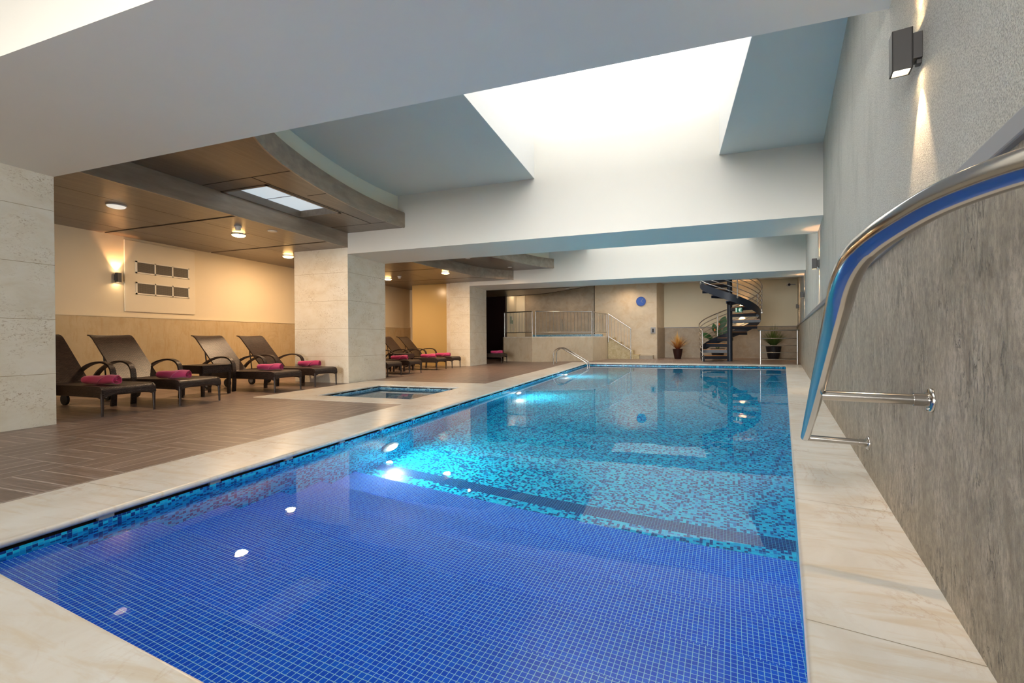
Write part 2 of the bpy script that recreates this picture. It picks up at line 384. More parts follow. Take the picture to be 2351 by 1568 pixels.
def thing(name, label, cat, loc=(0, 0, 0), rz=0, group=None):
    o = bpy.data.objects.new(name, None); COL.objects.link(o); o.location = loc; o.rotation_euler = (0, 0, rz)
    o.empty_display_size = 0.1
    return tag(o, label, cat, group)
def dup(root, loc, rz, label, group=None):
    r = root.copy(); COL.objects.link(r); r.location = loc; r.rotation_euler = (0, 0, rz); r['label'] = label
    if group: r['group'] = group
    for ch in list(root.children):
        c = ch.copy(); COL.objects.link(c); c.parent = r
        for g in list(ch.children):
            d = g.copy(); COL.objects.link(d); d.parent = c
    return r
def arc(cx, cy, r, a0, a1, n): return [(cx + r * math.cos(a0 + (a1 - a0) * i / n), cy + r * math.sin(a0 + (a1 - a0) * i / n)) for i in range(n + 1)]
def catmull(P, n=6):
    P = [np.array(p, float) for p in P]; Q = [2 * P[0] - P[1]] + P + [2 * P[-1] - P[-2]]; out = []
    for i in range(1, len(Q) - 2):
        for k in range(n):
            t = k / n; a, b, c, d = Q[i - 1:i + 3]
            out.append(0.5 * ((2 * b) + (c - a) * t + (2 * a - 5 * b + 4 * c - d) * t * t + (3 * b - a - 3 * c + d) * t ** 3))
    out.append(P[-1]); return out

# right wall frame: unit normal NW (towards the wall), along-wall UW
RA = math.radians(11.93); NW = np.array([math.cos(RA), -math.sin(RA), 0]); UW = np.array([math.sin(RA), math.cos(RA), 0]); DW = 0.5226
def wp(u, off, z): p = NW * (DW - off) + UW * u; return np.array([p[0], p[1], z])
def wx(y, off=0.0): return (DW - off + y * math.sin(RA)) / math.cos(RA)      # x of the wall plane at depth y
YB = [(-4.97, -3.43), (1.83, 3.37), (8.67, 10.13), (15.47, 17.10)]; ZB = 3.0; ZC = 4.19; ZT = 5.5; XL = -10.55; XC = -7.03; YE = 25.0

# ------------------------------------------------------------------ pools
edge = lambda x, y0: y0 - 0.1145 * (x + 3.19)
RX = lambda y: 0.39 + 0.2103 * (y - 1.571)                                    # main pool right edge (lip)
def right_hit(y0):                                                             # step line meets right wall
    y = y0
    for _ in range(20): y = edge(RX(y), y0)
    return (RX(y), y)
near_y = 1.175
lip = [(-3.17, edge(-3.17, near_y)), right_hit(near_y), (RX(18.43), 18.43), (-3.17, 18.46)]
outer = [(-3.90, 0.10), (wx(0.10), 0.10), (wx(19.10), 19.10), (-3.90, 19.15)]
def offs(poly, d):                                                             # grow a ccw polygon outwards by d
    n = len(poly); out = []
    for i in range(n):
        a, b, c = [np.array(poly[j % n]) for j in (i - 1, i, i + 1)]
        d1 = (b - a) / np.linalg.norm(b - a); d2 = (c - b) / np.linalg.norm(c - b)
        n1 = np.array([d1[1], -d1[0]]); n2 = np.array([d2[1], -d2[0]])
        A = np.array([n1, n2]); out.append(tuple(np.linalg.solve(A, [n1 @ b + d, n2 @ b + d])))
    return out
def coping(name, lipp, outp, joints, z1=0.004, th=0.044):
    r = th / 2; prof = [('o', -0.06), ('o', z1), (r, z1)]
    prof += [(r - r * math.sin(a), z1 - r + r * math.cos(a)) for a in [PI * k / 8 for k in range(1, 8)]]
    prof += [(r, z1 - th), (0.12, z1 - th), (0.12, -0.06)]
    mb = MB(); n = len(lipp); R = []
    for d, z in prof:
        ring = outp if d == 'o' else offs(lipp, d); R.append([(p[0], p[1], z) for p in ring])
    vs = [p for rg in R for p in rg]; k = len(R)
    fs = [(i * n + j, i * n + (j + 1) % n, ((i + 1) % k) * n + (j + 1) % n, ((i + 1) % k) * n + j) for i in range(k) for j in range(n)]
    mb.add(vs, fs); mb.mi = 1
    for a, b in joints:
        a = np.array(a); b = np.array(b); d = (b - a) / np.linalg.norm(b - a); q = np.array([-d[1], d[0]]) * 0.0018
        mb.quad((*(a - q), z1 + 0.0006), (*(b - q), z1 + 0.0006), (*(b + q), z1 + 0.0006), (*(a + q), z1 + 0.0006))
    o = build(mb, name, [M['coping'], M['jointm']], smooth=True); return struct(o)
M['jointm'] = mat('stone_joint', (0.40, 0.33, 0.24), 0.7)[0]
joints = [((-3.90, y), (-3.19, y)) for y in [2.03 + 1.38 * i for i in range(12)]]
joints += [(tuple((NW * (DW - 0.46) + UW * u)[:2]), tuple((NW * DW + UW * u)[:2])) for u in [1.9 + 1.4 * i for i in range(12)]]
coping('trim_1', lip, outer, joints)
slip = [(-6.10, 6.62), (-4.11, 6.62), (-4.11, 8.58), (-6.10, 8.58)]; sout = [(-6.96, 6.06), (-3.90, 6.06), (-3.90, 9.42), (-6.96, 9.42)]
coping('trim_2', slip, sout, [((-5.1, 6.06), (-5.1, 6.60)), ((-5.1, 8.6), (-5.1, 9.42)), ((-6.96, 7.6), (-6.12, 7.6))])

WALLP = offs(lip, 0.018)                                                        # tiled wall plane
ZW = -0.085
mb = MB()
noses = [1.53, 2.03, 2.525, 3.03, 3.515, 4.03]; zt = [-0.155, -0.385, -0.595, -0.805, -1.01, -1.22]; ZF = -1.43
xl = WALLP[0][0]
def rhit(y0):
    x, y = right_hit(y0); return (x + 0.03, edge(x + 0.03, y0))
lines = [near_y - 0.03] + noses
mb.mi = 0
for k in range(6):
    a, b = lines[k], lines[k + 1]; z = zt[k]; zn = zt[k + 1] if k < 5 else ZF
    la = (xl, edge(xl, a)); lb = (xl, edge(xl, b)); ra = rhit(a); rb = rhit(b)
    mb.quad((*la, z), (*ra, z), (*rb, z), (*lb, z)); mb.quad((*lb, z), (*rb, z), (*rb, zn), (*lb, zn))
steps_faces = len(mb.f)
def strip(y0, y1, i):
    mb.mi = i; l0 = (xl, edge(xl, y0)); l1 = (xl, edge(xl, y1)); r0 = rhit(y0); r1 = rhit(y1)
    mb.quad((*l0, ZF), (*r0, ZF), (*r1, ZF), (*l1, ZF))
strip(4.03, 4.36, 1); strip(4.36, 4.53, 2)
mb.mi = 1; l1 = (xl, edge(xl, 4.53)); r1 = rhit(4.53)
far = WALLP[2], WALLP[3]
mb.quad((*l1, ZF), (*r1, ZF), (*far[0], ZF), (*far[1], ZF))
n = 4
for i in range(n):
    a, b = WALLP[i], WALLP[(i + 1) % n]
    mb.mi = 1 if i != 0 else 0
    zb = ZF
    mb.quad((*a, zb), (*b, zb), (*b, -0.058), (*a, -0.058))
R2 = offs(lip, 0.05)
mb.mi = 3
for i in range(n):
    a, b, c, d = WALLP[i], WALLP[(i + 1) % n], R2[(i + 1) % n], R2[i]
    mb.quad((*a, -0.058), (*b, -0.058), (*c, -0.058), (*d, -0.058)); mb.quad((*d, -0.058), (*c, -0.058), (*c, -0.038), (*d, -0.038))
mb.mi = 4
def spacers(poly, step, start, wd=0.08):
    for i in range(4):
        a = np.array(poly[i]); b = np.array(poly[(i + 1) % 4]); L = np.linalg.norm(b - a); d = (b - a) / L; q = np.array([d[1], -d[0]])
        s = start
        while s < L:
            c = a + d * s + q * 0.012; mb.obox((*c, -0.048), (*d, 0), (*q, 0), (0, 0, 1), wd / 2, 0.013, 0.0099); s += step
spacers(WALLP, 0.69, 0.16)
o = build(mb, 'pool_basin', [M['step_tile'], M['mix_tile'], M['band_tile'], M['groove'], M['spacer']], rot=UVROT)
tag(o, 'long indoor pool basin lined with blue mosaic, entry steps at the near end', 'pool basin', kind='structure')
wpoly = offs(lip, 0.022); mb = MB(); mb.quad(*[(*p, ZW) for p in wpoly])
tag(build(mb, 'pool_water', M['water']), 'clear still water filling the long blue pool', 'water', kind='stuff')
# small plunge pool
SW = offs(slip, 0.018); mb = MB()
mb.mi = 0; mb.quad(*[(*p, -0.42) for p in SW])
for i in range(4):
    a, b = SW[i], SW[(i + 1) % 4]; mb.mi = 0; mb.quad((*a, -0.42), (*b, -0.42), (*b, -0.058), (*a, -0.058))
R2 = offs(slip, 0.05); mb.mi = 1
for i in range(4):
    a, b, c, d = SW[i], SW[(i + 1) % 4], R2[(i + 1) % 4], R2[i]
    mb.quad((*a, -0.058), (*b, -0.058), (*c, -0.058), (*d, -0.058)); mb.quad((*d, -0.058), (*c, -0.058), (*c, -0.038), (*d, -0.038))
mb.mi = 2; spacers(SW, 0.5, 0.3, 0.06)
tag(build(mb, 'plunge_pool_basin', [M['pale_tile'], M['groove'], M['spacer']]), 'small square shallow pool basin beside the long pool', 'pool basin', kind='structure')
mb = MB(); mb.quad(*[(*p, -0.088) for p in offs(slip, 0.022)])
tag(build(mb, 'plunge_pool_water', M['water']), 'clear water in the small square pool', 'water', kind='stuff')

# ------------------------------------------------------------------ floor (with the pools left open)
mb = MB()
def fl(x0, x1, y0, y1): mb.box(x0, x1, y0, y1, -0.06, 0.0)
fl(XL, 1.5, -10.6, 0.12); fl(XL, -3.88, 0.12, 6.08); fl(XL, -6.94, 6.08, 9.40); fl(XL, -3.88, 9.40, 19.13); fl(XL, 7.5, 19.13, 26.2)
mb.prism([(3.9, 19.08), (6.0, 19.08), (6.0, 19.14), (3.9, 19.14)], -0.06, -0.0005)
struct(build(mb, 'floor', M['floor']))

# ------------------------------------------------------------------ shell
def beam(name, y0, y1):
    mb = MB(); mb.prism([(XC, y0), (wx(y0) + 0.10, y0), (wx(y1) + 0.10, y1), (XC, y1)], ZB, ZT + 0.3); mb.box(XL, XC + 0.001, y0, y1, 3.40, ZT + 0.3)
    tag(build(mb, name, M['beam']), 'wide pale plaster ceiling beam spanning the pool', 'beam', kind='structure')
for y0, y1 in YB: beam('ceiling_beam', y0, y1)
def column(x0, x1, y0, y1, lab):
    mb = MB(); mb.box(x0, x1, y0, y1, 0, 3.0 if x1 > -7.5 else 3.0); mb.box(x0, XC - 0.002, y0 + 0.002, y1 - 0.002, 2.99, 3.42)
    tag(build(mb, 'column', M['travertine'], bevel=0.003), lab, 'column', kind='structure')
column(-8.6, XC + 0.004, YB[0][0], YB[0][1], 'square travertine column behind the viewpoint')
column(-8.6, XC + 0.004, YB[1][0], YB[1][1], 'broad travertine column at the left edge of the view')
column(-8.6, XC + 0.004, YB[2][0], YB[2][1], 'broad travertine column behind the small square pool')
column(-7.84, XC + 0.004, YB[3][0], YB[3][1], 'travertine column farthest back on the left')
mb = MB(); mb.box(-8.04, -7.842, 15.56, 17.0, 0, 3.149); struct(build(mb, 'trim_3', M['coping']))
mb = MB(); mb.box(XL, -9.5, 17.0, 17.1, 0, 3.149); struct(build(mb, 'wall_left_end', M['wallcream']))
mb = MB(); mb.box(-9.58, -8.045, 15.62, 17.0, 0, 3.149)
struct(build(mb, 'wall_nib', mat('honey_gloss_wall', (0.60, 0.42, 0.17), 0.22)[0]))
# plaster ceilings with the skylight wells
def ceiling(name, y0, y1, z, wx0, wx1, wy0, wy1):
    mb = MB(); mb.box(XL, wx0, y0, y1, z, ZT)
    mb.prism([(wx1, y0), (wx(y0) + 0.35, y0), (wx(y1) + 0.35, y1), (wx1, y1)], z, ZT)
    if wy0 > y0 + 0.01: mb.box(wx0, wx1, y0, wy0, z, ZT)
    if wy1 < y1 - 0.01: mb.box(wx0, wx1, wy1, y1, z, ZT)
    struct(build(mb, name, M['ceil']))
    mb = MB(); e = 0.006; zz = z + 0.004                                          # white lining of the well
    mb.box(wx0, wx0 + e, wy0, wy1, zz, ZT + 0.1); mb.box(wx1 - e, wx1, wy0, wy1, zz, ZT + 0.1)
    struct(build(mb, name + '_well', M['well']))
    l = bpy.data.lights.new('skylight_portal', 'AREA'); l.shape = 'RECTANGLE'; l.size = wx1 - wx0; l.size_y = wy1 - wy0
    l.cycles.is_portal = True; lo = bpy.data.objects.new('skylight_portal', l); COL.objects.link(lo); lo.location = ((wx0 + wx1) / 2, (wy0 + wy1) / 2, ZT)
ceiling('ceiling_0', YB[0][1], YB[1][0], ZC, -2.52, 0.2, -3.0, YB[1][0])
ceiling('ceiling_1', YB[1][1], YB[2][0], ZC, -2.52, 0.85, YB[1][1], YB[2][0])
ceiling('ceiling_2', YB[2][1], YB[3][0], ZC, -2.52, 2.30, YB[2][1], YB[3][0])
ceiling('ceiling_3', YB[3][1], YE + 0.2, 3.83, -2.45, 1.50, 17.6, 22.3)
# side walls
mb = MB(); mb.box(XL - 0.3, XL, -10.6, YE + 0.3, 0, ZT + 0.3); struct(build(mb, 'wall_left', M['wallcream']))
mb = MB(); mb.box(XL, XL + 0.025, -3.4, 17.0, 0, 1.50); mb.box(XL, XL + 0.025, 17.0, 22.0, 0, 1.50)
struct(build(mb, 'wall_left_wainscot', M['tanstone']))
mb = MB(); mb.box(XL, XL + 0.035, -3.4, 17.0, 1.50, 1.535); struct(build(mb, 'trim_4', M['wallcream']))
def wallbox(mb, u0, u1, off0, off1, z0, z1): mb.prism([tuple(wp(u, o, 0)[:2]) for u, o in ((u0, off0), (u1, off0), (u1, off1), (u0, off1))], z0, z1)
mb = MB(); wallbox(mb, -11.2, 27, -0.03, -0.35, 0, ZT + 0.3); struct(build(mb, 'wall_right', M['stucco']))
mb = MB(); wallbox(mb, -10.6, 27, 0.0, -0.05, -0.3, 1.50); struct(build(mb, 'wall_right_wainscot', M['slate']))
mb = MB(); wallbox(mb, -10.6, 27, 0.022, -0.04, 1.50, 1.565); struct(build(mb, 'trim_5', M['capmetal'], bevel=0.006))
mb = MB(); mb.box(XL, 8, YE, YE + 0.3, 0, ZT + 0.3); struct(build(mb, 'wall_back', M['backcream']))
mb = MB(); mb.box(-0.5, wx(25) - 0.0, YE - 0.025, YE, 0, 1.54); struct(build(mb, 'wall_back_wainscot', M['greystone']))
mb = MB(); mb.box(-0.5, wx(25), YE - 0.035, YE, 1.54, 1.57); struct(build(mb, 'trim_6', M['capmetal']))
mb = MB(); mb.prism([(-3.62, 23.6), (-0.56, 23.6), (-0.22, YE), (-3.62, YE)], 0, 3.84); struct(build(mb, 'wall_clock_side', M['sandstone']))
mb = MB(); mb.prism([(-0.555, 23.6), (-0.53, 23.59), (-0.19, YE), (-0.22, YE)], 0, 1.54); struct(build(mb, 'trim_7', M['greystone']))
mb = MB(); mb.prism([(-7.45, 23.72), (-3.66, 23.72), (-3.66, 24.0), (-7.45, 24.0)], 0, 3.84); struct(build(mb, 'wall_spa', M['greystone']))
mb = MB(); mb.prism([(-8.9, 23.5), (-7.46, 23.72), (-7.46, 24.0), (-8.9, 24.0)], 0, 3.84); struct(build(mb, 'wall_spa_side', M['cream']))
mb = MB(); mb.box(-8.0, -7.93, 22.1, 23.62, 0, 3.83); struct(build(mb, 'wall_spa_return', M['cream']))
mb = MB(); mb.box(-3.66, -3.615, 23.66, 24, 0, 3.84); struct(build(mb, 'trim_8', M['groove']))
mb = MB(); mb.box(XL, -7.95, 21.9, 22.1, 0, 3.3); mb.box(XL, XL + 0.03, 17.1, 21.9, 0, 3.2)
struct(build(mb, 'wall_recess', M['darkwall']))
YW = -10.4                                                                      # added glazed end, unseen behind the viewpoint, brings in fill light
mb = MB()
for x in (XL, -8.2, -6.0, -3.8, -1.8): mb.box(x, x + 0.12, YW - 0.2, YW, 0, ZC)
mb.box(XL, wx(YW), YW - 0.2, YW, 0, 0.12); mb.box(XL, wx(YW), YW - 0.2, YW, 3.0, ZC + 0.2); struct(build(mb, 'fill_window_1', M['capmetal']))
mb = MB(); mb.prism([(XL, YW - 0.2), (wx(YW) + 0.3, YW - 0.2), (wx(-4.97) + 0.3, -4.97), (XL, -4.97)], ZC, ZC + 0.3); struct(build(mb, 'ceiling_4', M['ceil']))
l = bpy.data.lights.new('fill_window_portal', 'AREA'); l.shape = 'RECTANGLE'; l.size = 9.0; l.size_y = 2.9; l.cycles.is_portal = True
lo = bpy.data.objects.new('fill_window_portal', l); COL.objects.link(lo); lo.location = (-6.1, YW - 0.25, 1.55); lo.rotation_euler = (math.radians(90), 0, 0)

# ------------------------------------------------------------------ brown dropped ceilings
def slab(name, curve, y0, y1, z0, z1, m, fm, holes=None):
    pts = [(XL, y0)] + [tuple(p[:2]) for p in curve] + [(XL, y1)]
    mb = MB(); mb.prism(pts, z0, z1); return struct(build(mb, name, m, smooth=False))
# bay 1 : lower ceiling at 3.15 as panels with joints, riser, upper soffit at 3.48 with curved fascia
def lower(name, y0, y1, ys, curve, z=3.15):
    mb = MB(); mb.prism([(XL, y0)] + [tuple(p[:2]) for p in curve] + [(XL, y1)], z + 0.02, z + 0.325)
    struct(build(mb, name, M['veneer']))
    mb = MB(); xs = [XL, -9.83, -8.86, -7.95, XC if len(curve) == 2 else None]
    cx = lambda y: np.interp(y, [p[1] for p in curve], [p[0] for p in curve])
    ye = [y0] + ys + [y1]
    for a, b in zip(ye[:-1], ye[1:]):
        a2 = a + (0.035 if a != y0 else 0); b2 = b - (0.035 if b != y1 else 0)
        for i in range(3): mb.box(xs[i] + 0.006, xs[i + 1] - 0.006, a2, b2, z, z + 0.02)
        P = [(-7.95 + 0.006, a2), (-7.95 + 0.006, b2)] + [(float(cx(b2 + (a2 - b2) * k / 6)), b2 + (a2 - b2) * k / 6) for k in range(7)]
        mb.prism(P, z, z + 0.02)
    struct(build(mb, name + '_panels', M['veneer']))
    mb = MB(); V = []
    for p in curve: V += [(p[0] - 0.01, p[1], z - 0.004), (p[0] + 0.012, p[1], z - 0.004), (p[0] + 0.012, p[1], 3.478), (p[0] - 0.01, p[1], 3.478)]
    mb.add(V, [(i * 4 + j, i * 4 + (j + 1) % 4, i * 4 + 4 + (j + 1) % 4, i * 4 + 4 + j) for i in range(len(curve) - 1) for j in range(4)])
    struct(build(mb, name + '_riser', M['fascia'], smooth=True))
lower('ceiling_lower_1', 3.37, 8.67, [5.80, 8.00], [(XC, 3.37), (XC, 8.67)])
c2 = catmull([(-6.85, 10.13), (-6.68, 11.0), (-6.55, 12.3), (-6.27, 13.7), (-5.90, 14.7), (-5.30, 15.47)], 4)
lower('ceiling_lower_2', 10.13, 15.47, [12.2, 14.4], c2)
lower('ceiling_lower_0', -3.43, 1.83, [-1.0, 1.2], [(XC, -3.43), (XC, 1.83)])
mb = MB()
for a, b in YB[1:3]: mb.box(XL, -8.602, a, b, 3.15, 3.399)
mb.box(XL, -9.6, 15.47, 17.1, 3.15, 3.399); mb.box(-9.6, -8.045, 15.47, 17.1, 3.151, 3.399)
struct(build(mb, 'ceiling_lower_4', M['veneer']))
f1 = catmull([(-4.15, 3.37), (-4.75, 4.2), (-5.03, 4.75), (-5.24, 5.4), (-5.42, 6.2), (-5.54, 7.1), (-5.57, 8.0), (-5.50, 8.67)], 4)
f0 = [(p[0], p[1] - 6.84) for p in f1][:]
f2 = catmull([(-5.62, 10.13), (-5.40, 11.4), (-5.02, 12.65), (-4.60, 13.83), (-4.18, 14.9), (-3.80, 15.47)], 4)
f3 = catmull([(-2.60, 17.10), (-2.95, 18.2), (-3.5, 18.95), (-4.36, 19.75), (-5.3, 20.6), (-6.2, 21.08), (-7.75, 21.35), (XL, 21.45)], 5)
def upper(name, f, y0, y1, hole=None):
    mb = MB()
    if hole:
        hx0, hx1, hy0, hy1 = hole; cx = lambda y: float(np.interp(y, [p[1] for p in f], [p[0] for p in f]))
        def seg(a, b, xa): mb.prism([(xa, a), (xa, b)] + [(cx(b + (a - b) * k / 8), b + (a - b) * k / 8) for k in range(9)], 3.48, 3.50)
        seg(y0, hy0 - 0.0, -7.02); seg(hy0, hy1, hx1); seg(hy1, y1, -7.02); mb.box(-7.02, hx0, hy0, hy1, 3.48, 3.50)
    else:
        mb.prism([(-7.02, y0)] + [tuple(p[:2]) for p in f] + [(-7.02, y1)], 3.48, 3.50)
    struct(build(mb, name, M['veneer']))
    mb = MB(); k = len(f); V = []; th = 0.03
    for p in f: V += [(p[0], p[1], 3.475), (p[0] + 0.012, p[1], 3.50), (p[0] + 0.012, p[1], 3.79), (p[0], p[1], 3.81), (p[0] - 0.25, p[1], 3.81), (p[0] - th, p[1], 3.475)]
    mb.add(V, [(i * 6 + j, i * 6 + (j + 1) % 6, i * 6 + 6 + (j + 1) % 6, i * 6 + 6 + j) for i in range(k - 1) for j in range(6)])
    struct(build(mb, name + '_fascia', M['fascia'], smooth=True))
    mb = MB(); V = []
    for p in f: V += [(p[0] - 0.17, p[1], 3.80), (p[0] - 0.17, p[1], 4.20), (p[0] - 0.22, p[1], 4.20), (p[0] - 0.22, p[1], 3.80)]
    mb.add(V, [(i * 4 + j, i * 4 + (j + 1) % 4, i * 4 + 4 + (j + 1) % 4, i * 4 + 4 + j) for i in range(k - 1) for j in range(4)])
    struct(build(mb, name + '_cove', M['cream'], smooth=True))
HOLE = (-7.02, -6.02, 5.52, 7.25)
upper('ceiling_soffit_1', f1, 3.37, 8.67, HOLE); upper('ceiling_soffit_2', f2, 10.13, 15.47); upper('ceiling_soffit_0', f0, -3.43, 1.83)
mb = MB()                                                                       # fine joints in the soffit
for x0, x1, y in ((-7.0, -5.18, 5.2), (-5.85, -5.44, 6.2), (-7.0, -5.55, 8.12)): mb.box(x0, x1, y - 0.008, y + 0.008, 3.478, 3.4799)
mb.box(-5.98, -5.96, 5.2, 8.12, 3.478, 3.4799)
struct(build(mb, 'trim_9', M['groove']))
slab('ceiling_lower_3', f3, 17.10, 21.45, 3.15, 3.83, M['veneer'], None)
mb = MB()
V = [(p[0], p[1]) for p in f3[8:]]
mb.prism(V[:-4] + [(q[0] + 0.10, q[1] - 0.16) for q in V[:-4]][::-1], 3.142, 3.1499); mb.box(-9.0, -3.9, 18.6, 18.66, 3.142, 3.1499)
struct(build(mb, 'trim_10', M['groove']))
# recessed daylight panel in the brown soffit
t = thing('ceiling_light_window', 'recessed rectangular daylight window in the brown ceiling', 'skylight', (0, 0, 0))
mb = MB(); x0, x1, y0, y1 = HOLE; e = 0.05
for a in ((x0, x0 + e, y0, y1), (x1 - e, x1, y0, y1), (x0, x1, y0, y0 + e), (x0, x1, y1 - e, y1)): mb.box(*a, 3.47, 3.62)
build(mb, 'frame', M['veneer'], t)
mb = MB(); mb.box(x0 + e, x1 - e, y0 + e, y1 - e, 3.60, 3.61); build(mb, 'diffuser', M['daylight'], t)
for i in range(1, 6):
    y = y0 + (y1 - y0) * i / 6; mb = MB(); mb.box(x0 + e, x1 - e, y - 0.006, y + 0.006, 3.592, 3.60)
    if i == 3: build(mb, 'glazing_bar', M['grey'], t)

# ------------------------------------------------------------------ lamps
def spot(parent, loc, rot, power, size, r=0.02, blend=0.6, col=WARM):
    l = bpy.data.lights.new('bulb', 'SPOT'); l.energy = power; l.spot_size = math.radians(size); l.spot_blend = blend; l.color = col; l.shadow_soft_size = r
    o = bpy.data.objects.new('bulb', l); COL.objects.link(o); o.location = loc; o.rotation_euler = rot; o.parent = parent; return o
def ceiling_lamp(x, y, z, lit, label):
    t = thing('ceiling_lamp', label, 'lamp', (x, y, z), 0, 'round lamps on the brown ceiling')
    mb = MB(); mb.lathe([(0.11, -0.02), (0.13, -0.02), (0.13, 0.0), (0.11, 0.0)]); build(mb, 'rim', M['white'], t, True)
    mb = MB(); mb.lathe([(0.02, -0.050), (0.08, -0.047), (0.11, -0.035), (0.12, -0.02), (0.10, -0.018)]); build(mb, 'lamp_shade', M['lampglow'] if lit else M['lampdim'], t, True)
    l = bpy.data.lights.new('bulb', 'AREA'); l.shape = 'DISK'; l.size = 0.15; l.energy = LAMP_W if lit else 0.05; l.color = WARM
    o = bpy.data.objects.new('bulb', l); COL.objects.link(o); o.location = (0, 0, -0.058); o.parent = t
ceiling_lamp(-8.21, 4.70, 3.15, False, 'round white ceiling lamp nearest the left edge, in the first ceiling panel')
ceiling_lamp(-8.19, 6.83, 3.15, True, 'round glowing ceiling lamp just behind the small white detector')
ceiling_lamp(-9.12, 9.00, 3.15, True, 'round glowing ceiling lamp close to the top of the middle column')
ceiling_lamp(-9.29, 13.57, 3.15, True, 'round glowing ceiling lamp half hidden behind the middle column')
ceiling_lamp(-6.75, 13.0, 3.15, True, 'round glowing ceiling lamp near the farthest column')
def downlight(x, y, z, m, label, r=0.075, on=True, pw=1.2):
    t = thing('downlight', label, 'downlight', (x, y, z), 0, 'small recessed downlights')
    mb = MB(); mb.lathe([(r * 0.75, -0.012), (r, -0.010), (r, 0), (r * 0.75, 0)]); build(mb, 'rim', M['white'], t, True)
    mb = MB(); mb.lathe([(r * 0.05, -0.009), (r * 0.74, -0.008), (r * 0.74, -0.002), (0.01, -0.002)]); build(mb, 'lens', m, t)
    if on: spot(t, (0, 0, -0.03), (0, 0, 0), SPOT_W * pw * 1.5, 150, 0.04, 1.0)
downlight(-7.33, 6.85, 3.15, M['white'], 'flat white round ceiling speaker beside the glowing lamp', 0.085, False)
downlight(-5.80, 12.65, 3.48, M['spotglow'], 'small bright downlight just under the second beam')
downlight(-5.15, 14.68, 3.48, M['spotglow'], 'small bright downlight near the tip of the far curved ceiling')
downlight(-4.10, 19.1, 3.15, M['spotglow'], 'small bright downlight in the farthest curved ceiling')
def detector(x, y, label):
    t = thing('smoke_detector', label, 'detector', (x, y, 3.15)); mb = MB(); mb.lathe([(0.06, -0.02), (0.065, -0.02), (0.065, 0), (0.05, 0)]); build(mb, 'base', M['white'], t, True)
    mb = MB(); mb.lathe([(0.03, -0.075), (0.045, -0.07), (0.05, -0.02), (0.04, -0.02)]); build(mb, 'sensor_head', M['white'], t, True)
detector(-7.63, 6.35, 'small white cylindrical detector on the near brown ceiling'); detector(-8.62, 13.25, 'small white detector on the brown ceiling behind the middle column')

def sconce(origin, out, along, label, pw=1.0, down=True):
    """box wall light; origin on the wall, out = unit vector away from wall"""
    rz = math.atan2(-out[0], out[1]); t = thing('wall_sconce', label, 'wall lamp', tuple(origin), rz, 'square up and down wall lamps')
    mb = MB()                                                                   # local: +y out of wall, x along
    for a in ((-0.038, -0.030, 0.035, 0.112), (0.030, 0.038, 0.035, 0.112), (-0.038, 0.038, 0.035, 0.043), (-0.038, 0.038, 0.104, 0.112)): mb.box(*a, -0.095, 0.095)
    build(mb, 'housing', M['anth'], t, bevel=0.002)
    mb = MB(); mb.box(-0.030, 0.030, 0.043, 0.104, -0.082, -0.078); build(mb, 'lower_lens', M['spotglow'], t)
    mb = MB(); mb.box(-0.030, 0.030, 0.043, 0.104, 0.078, 0.082); build(mb, 'upper_lens', M['spotglow'], t)
    mb = MB(); mb.box(-0.035, 0.035, 0.0, 0.035, -0.055, 0.065); mb.box(-0.02, 0.02, 0.0, 0.02, -0.075, -0.055); build(mb, 'bracket', M['anth'], t, bevel=0.003)
    if down: spot(t, (0, 0.074, -0.10), (math.radians(-9), 0, 0), SPOT_W * pw, 58, 0.012)
    spot(t, (0, 0.074, 0.10), (math.radians(180 + 12), 0, 0), SPOT_W * pw * (0.8 if pw > 1 else 0.3), 70, 0.012, col=(1.0, 0.50, 0.22))
outR = (-NW[0], -NW[1])
for u, lab in ((2.81, 'dark box wall lamp nearest the camera, high on the right wall'), (9.98, 'dark box wall lamp on the right wall under the second beam'),
               (17.0, 'small dark box wall lamp on the right wall under the third beam'), (23.2, 'smallest dark box wall lamp at the far end of the right wall')):
    sconce(wp(u, -0.03, 2.35), outR, UW, lab)
sconce((XL, 6.02, 2.29), (1, 0), None, 'box wall lamp glowing on the cream left wall beside the vents', 1.6, False)

sconce((3.45, YE, 2.35), (0, -1), None, 'added box wall lamp on the back wall half hidden by the spiral stair', 2.2)  # lamp added for the warm glow behind the stair, brightens the far end
for x, y, lab in ((-4.9, 22.3, 'small added fill downlight above the back of the raised tub'), (0.6, 22.6, 'small added fill downlight above the spiky red plant'), (4.4, 22.0, 'small added fill downlight above the large black pot'), (-1.9, 22.8, 'small added fill downlight above the honey stone steps')):
    downlight(x, y, 3.83, M['spotglow'], lab, pw=1.7)  # added downlights, hidden behind the beam, that brighten the far end
downlight(-7.6, 22.9, 3.83, M['spotglow'], 'small added downlight lighting the cream wall left of the tub', pw=1)  # added as well, gives the cream wall its warm glow
# pool lamps in the left pool wall
for i, y in enumerate((4.67, 9.55, 14.4)):
    t = thing('pool_lamp', ('large round underwater lamp on the left pool wall by the steps', 'round underwater lamp halfway along the left pool wall', 'round underwater lamp farthest along the left pool wall')[i], 'pool lamp', (xl, y, -0.93), 0, 'underwater lamps')
    mb = MB(); mb.tube([(0.0, 0, 0), (0.02, 0, 0), (0.03, 0, 0)], 0.2, 32, radii=[0.16, 0.16, 0.13]); build(mb, 'bezel', M['white'], t, True)
    mb = MB(); mb.tube([(0.028, 0, 0), (0.05, 0, 0)], 0.1, 28, radii=[0.10, 0.08]); build(mb, 'lens', M['poolglow'], t, True)

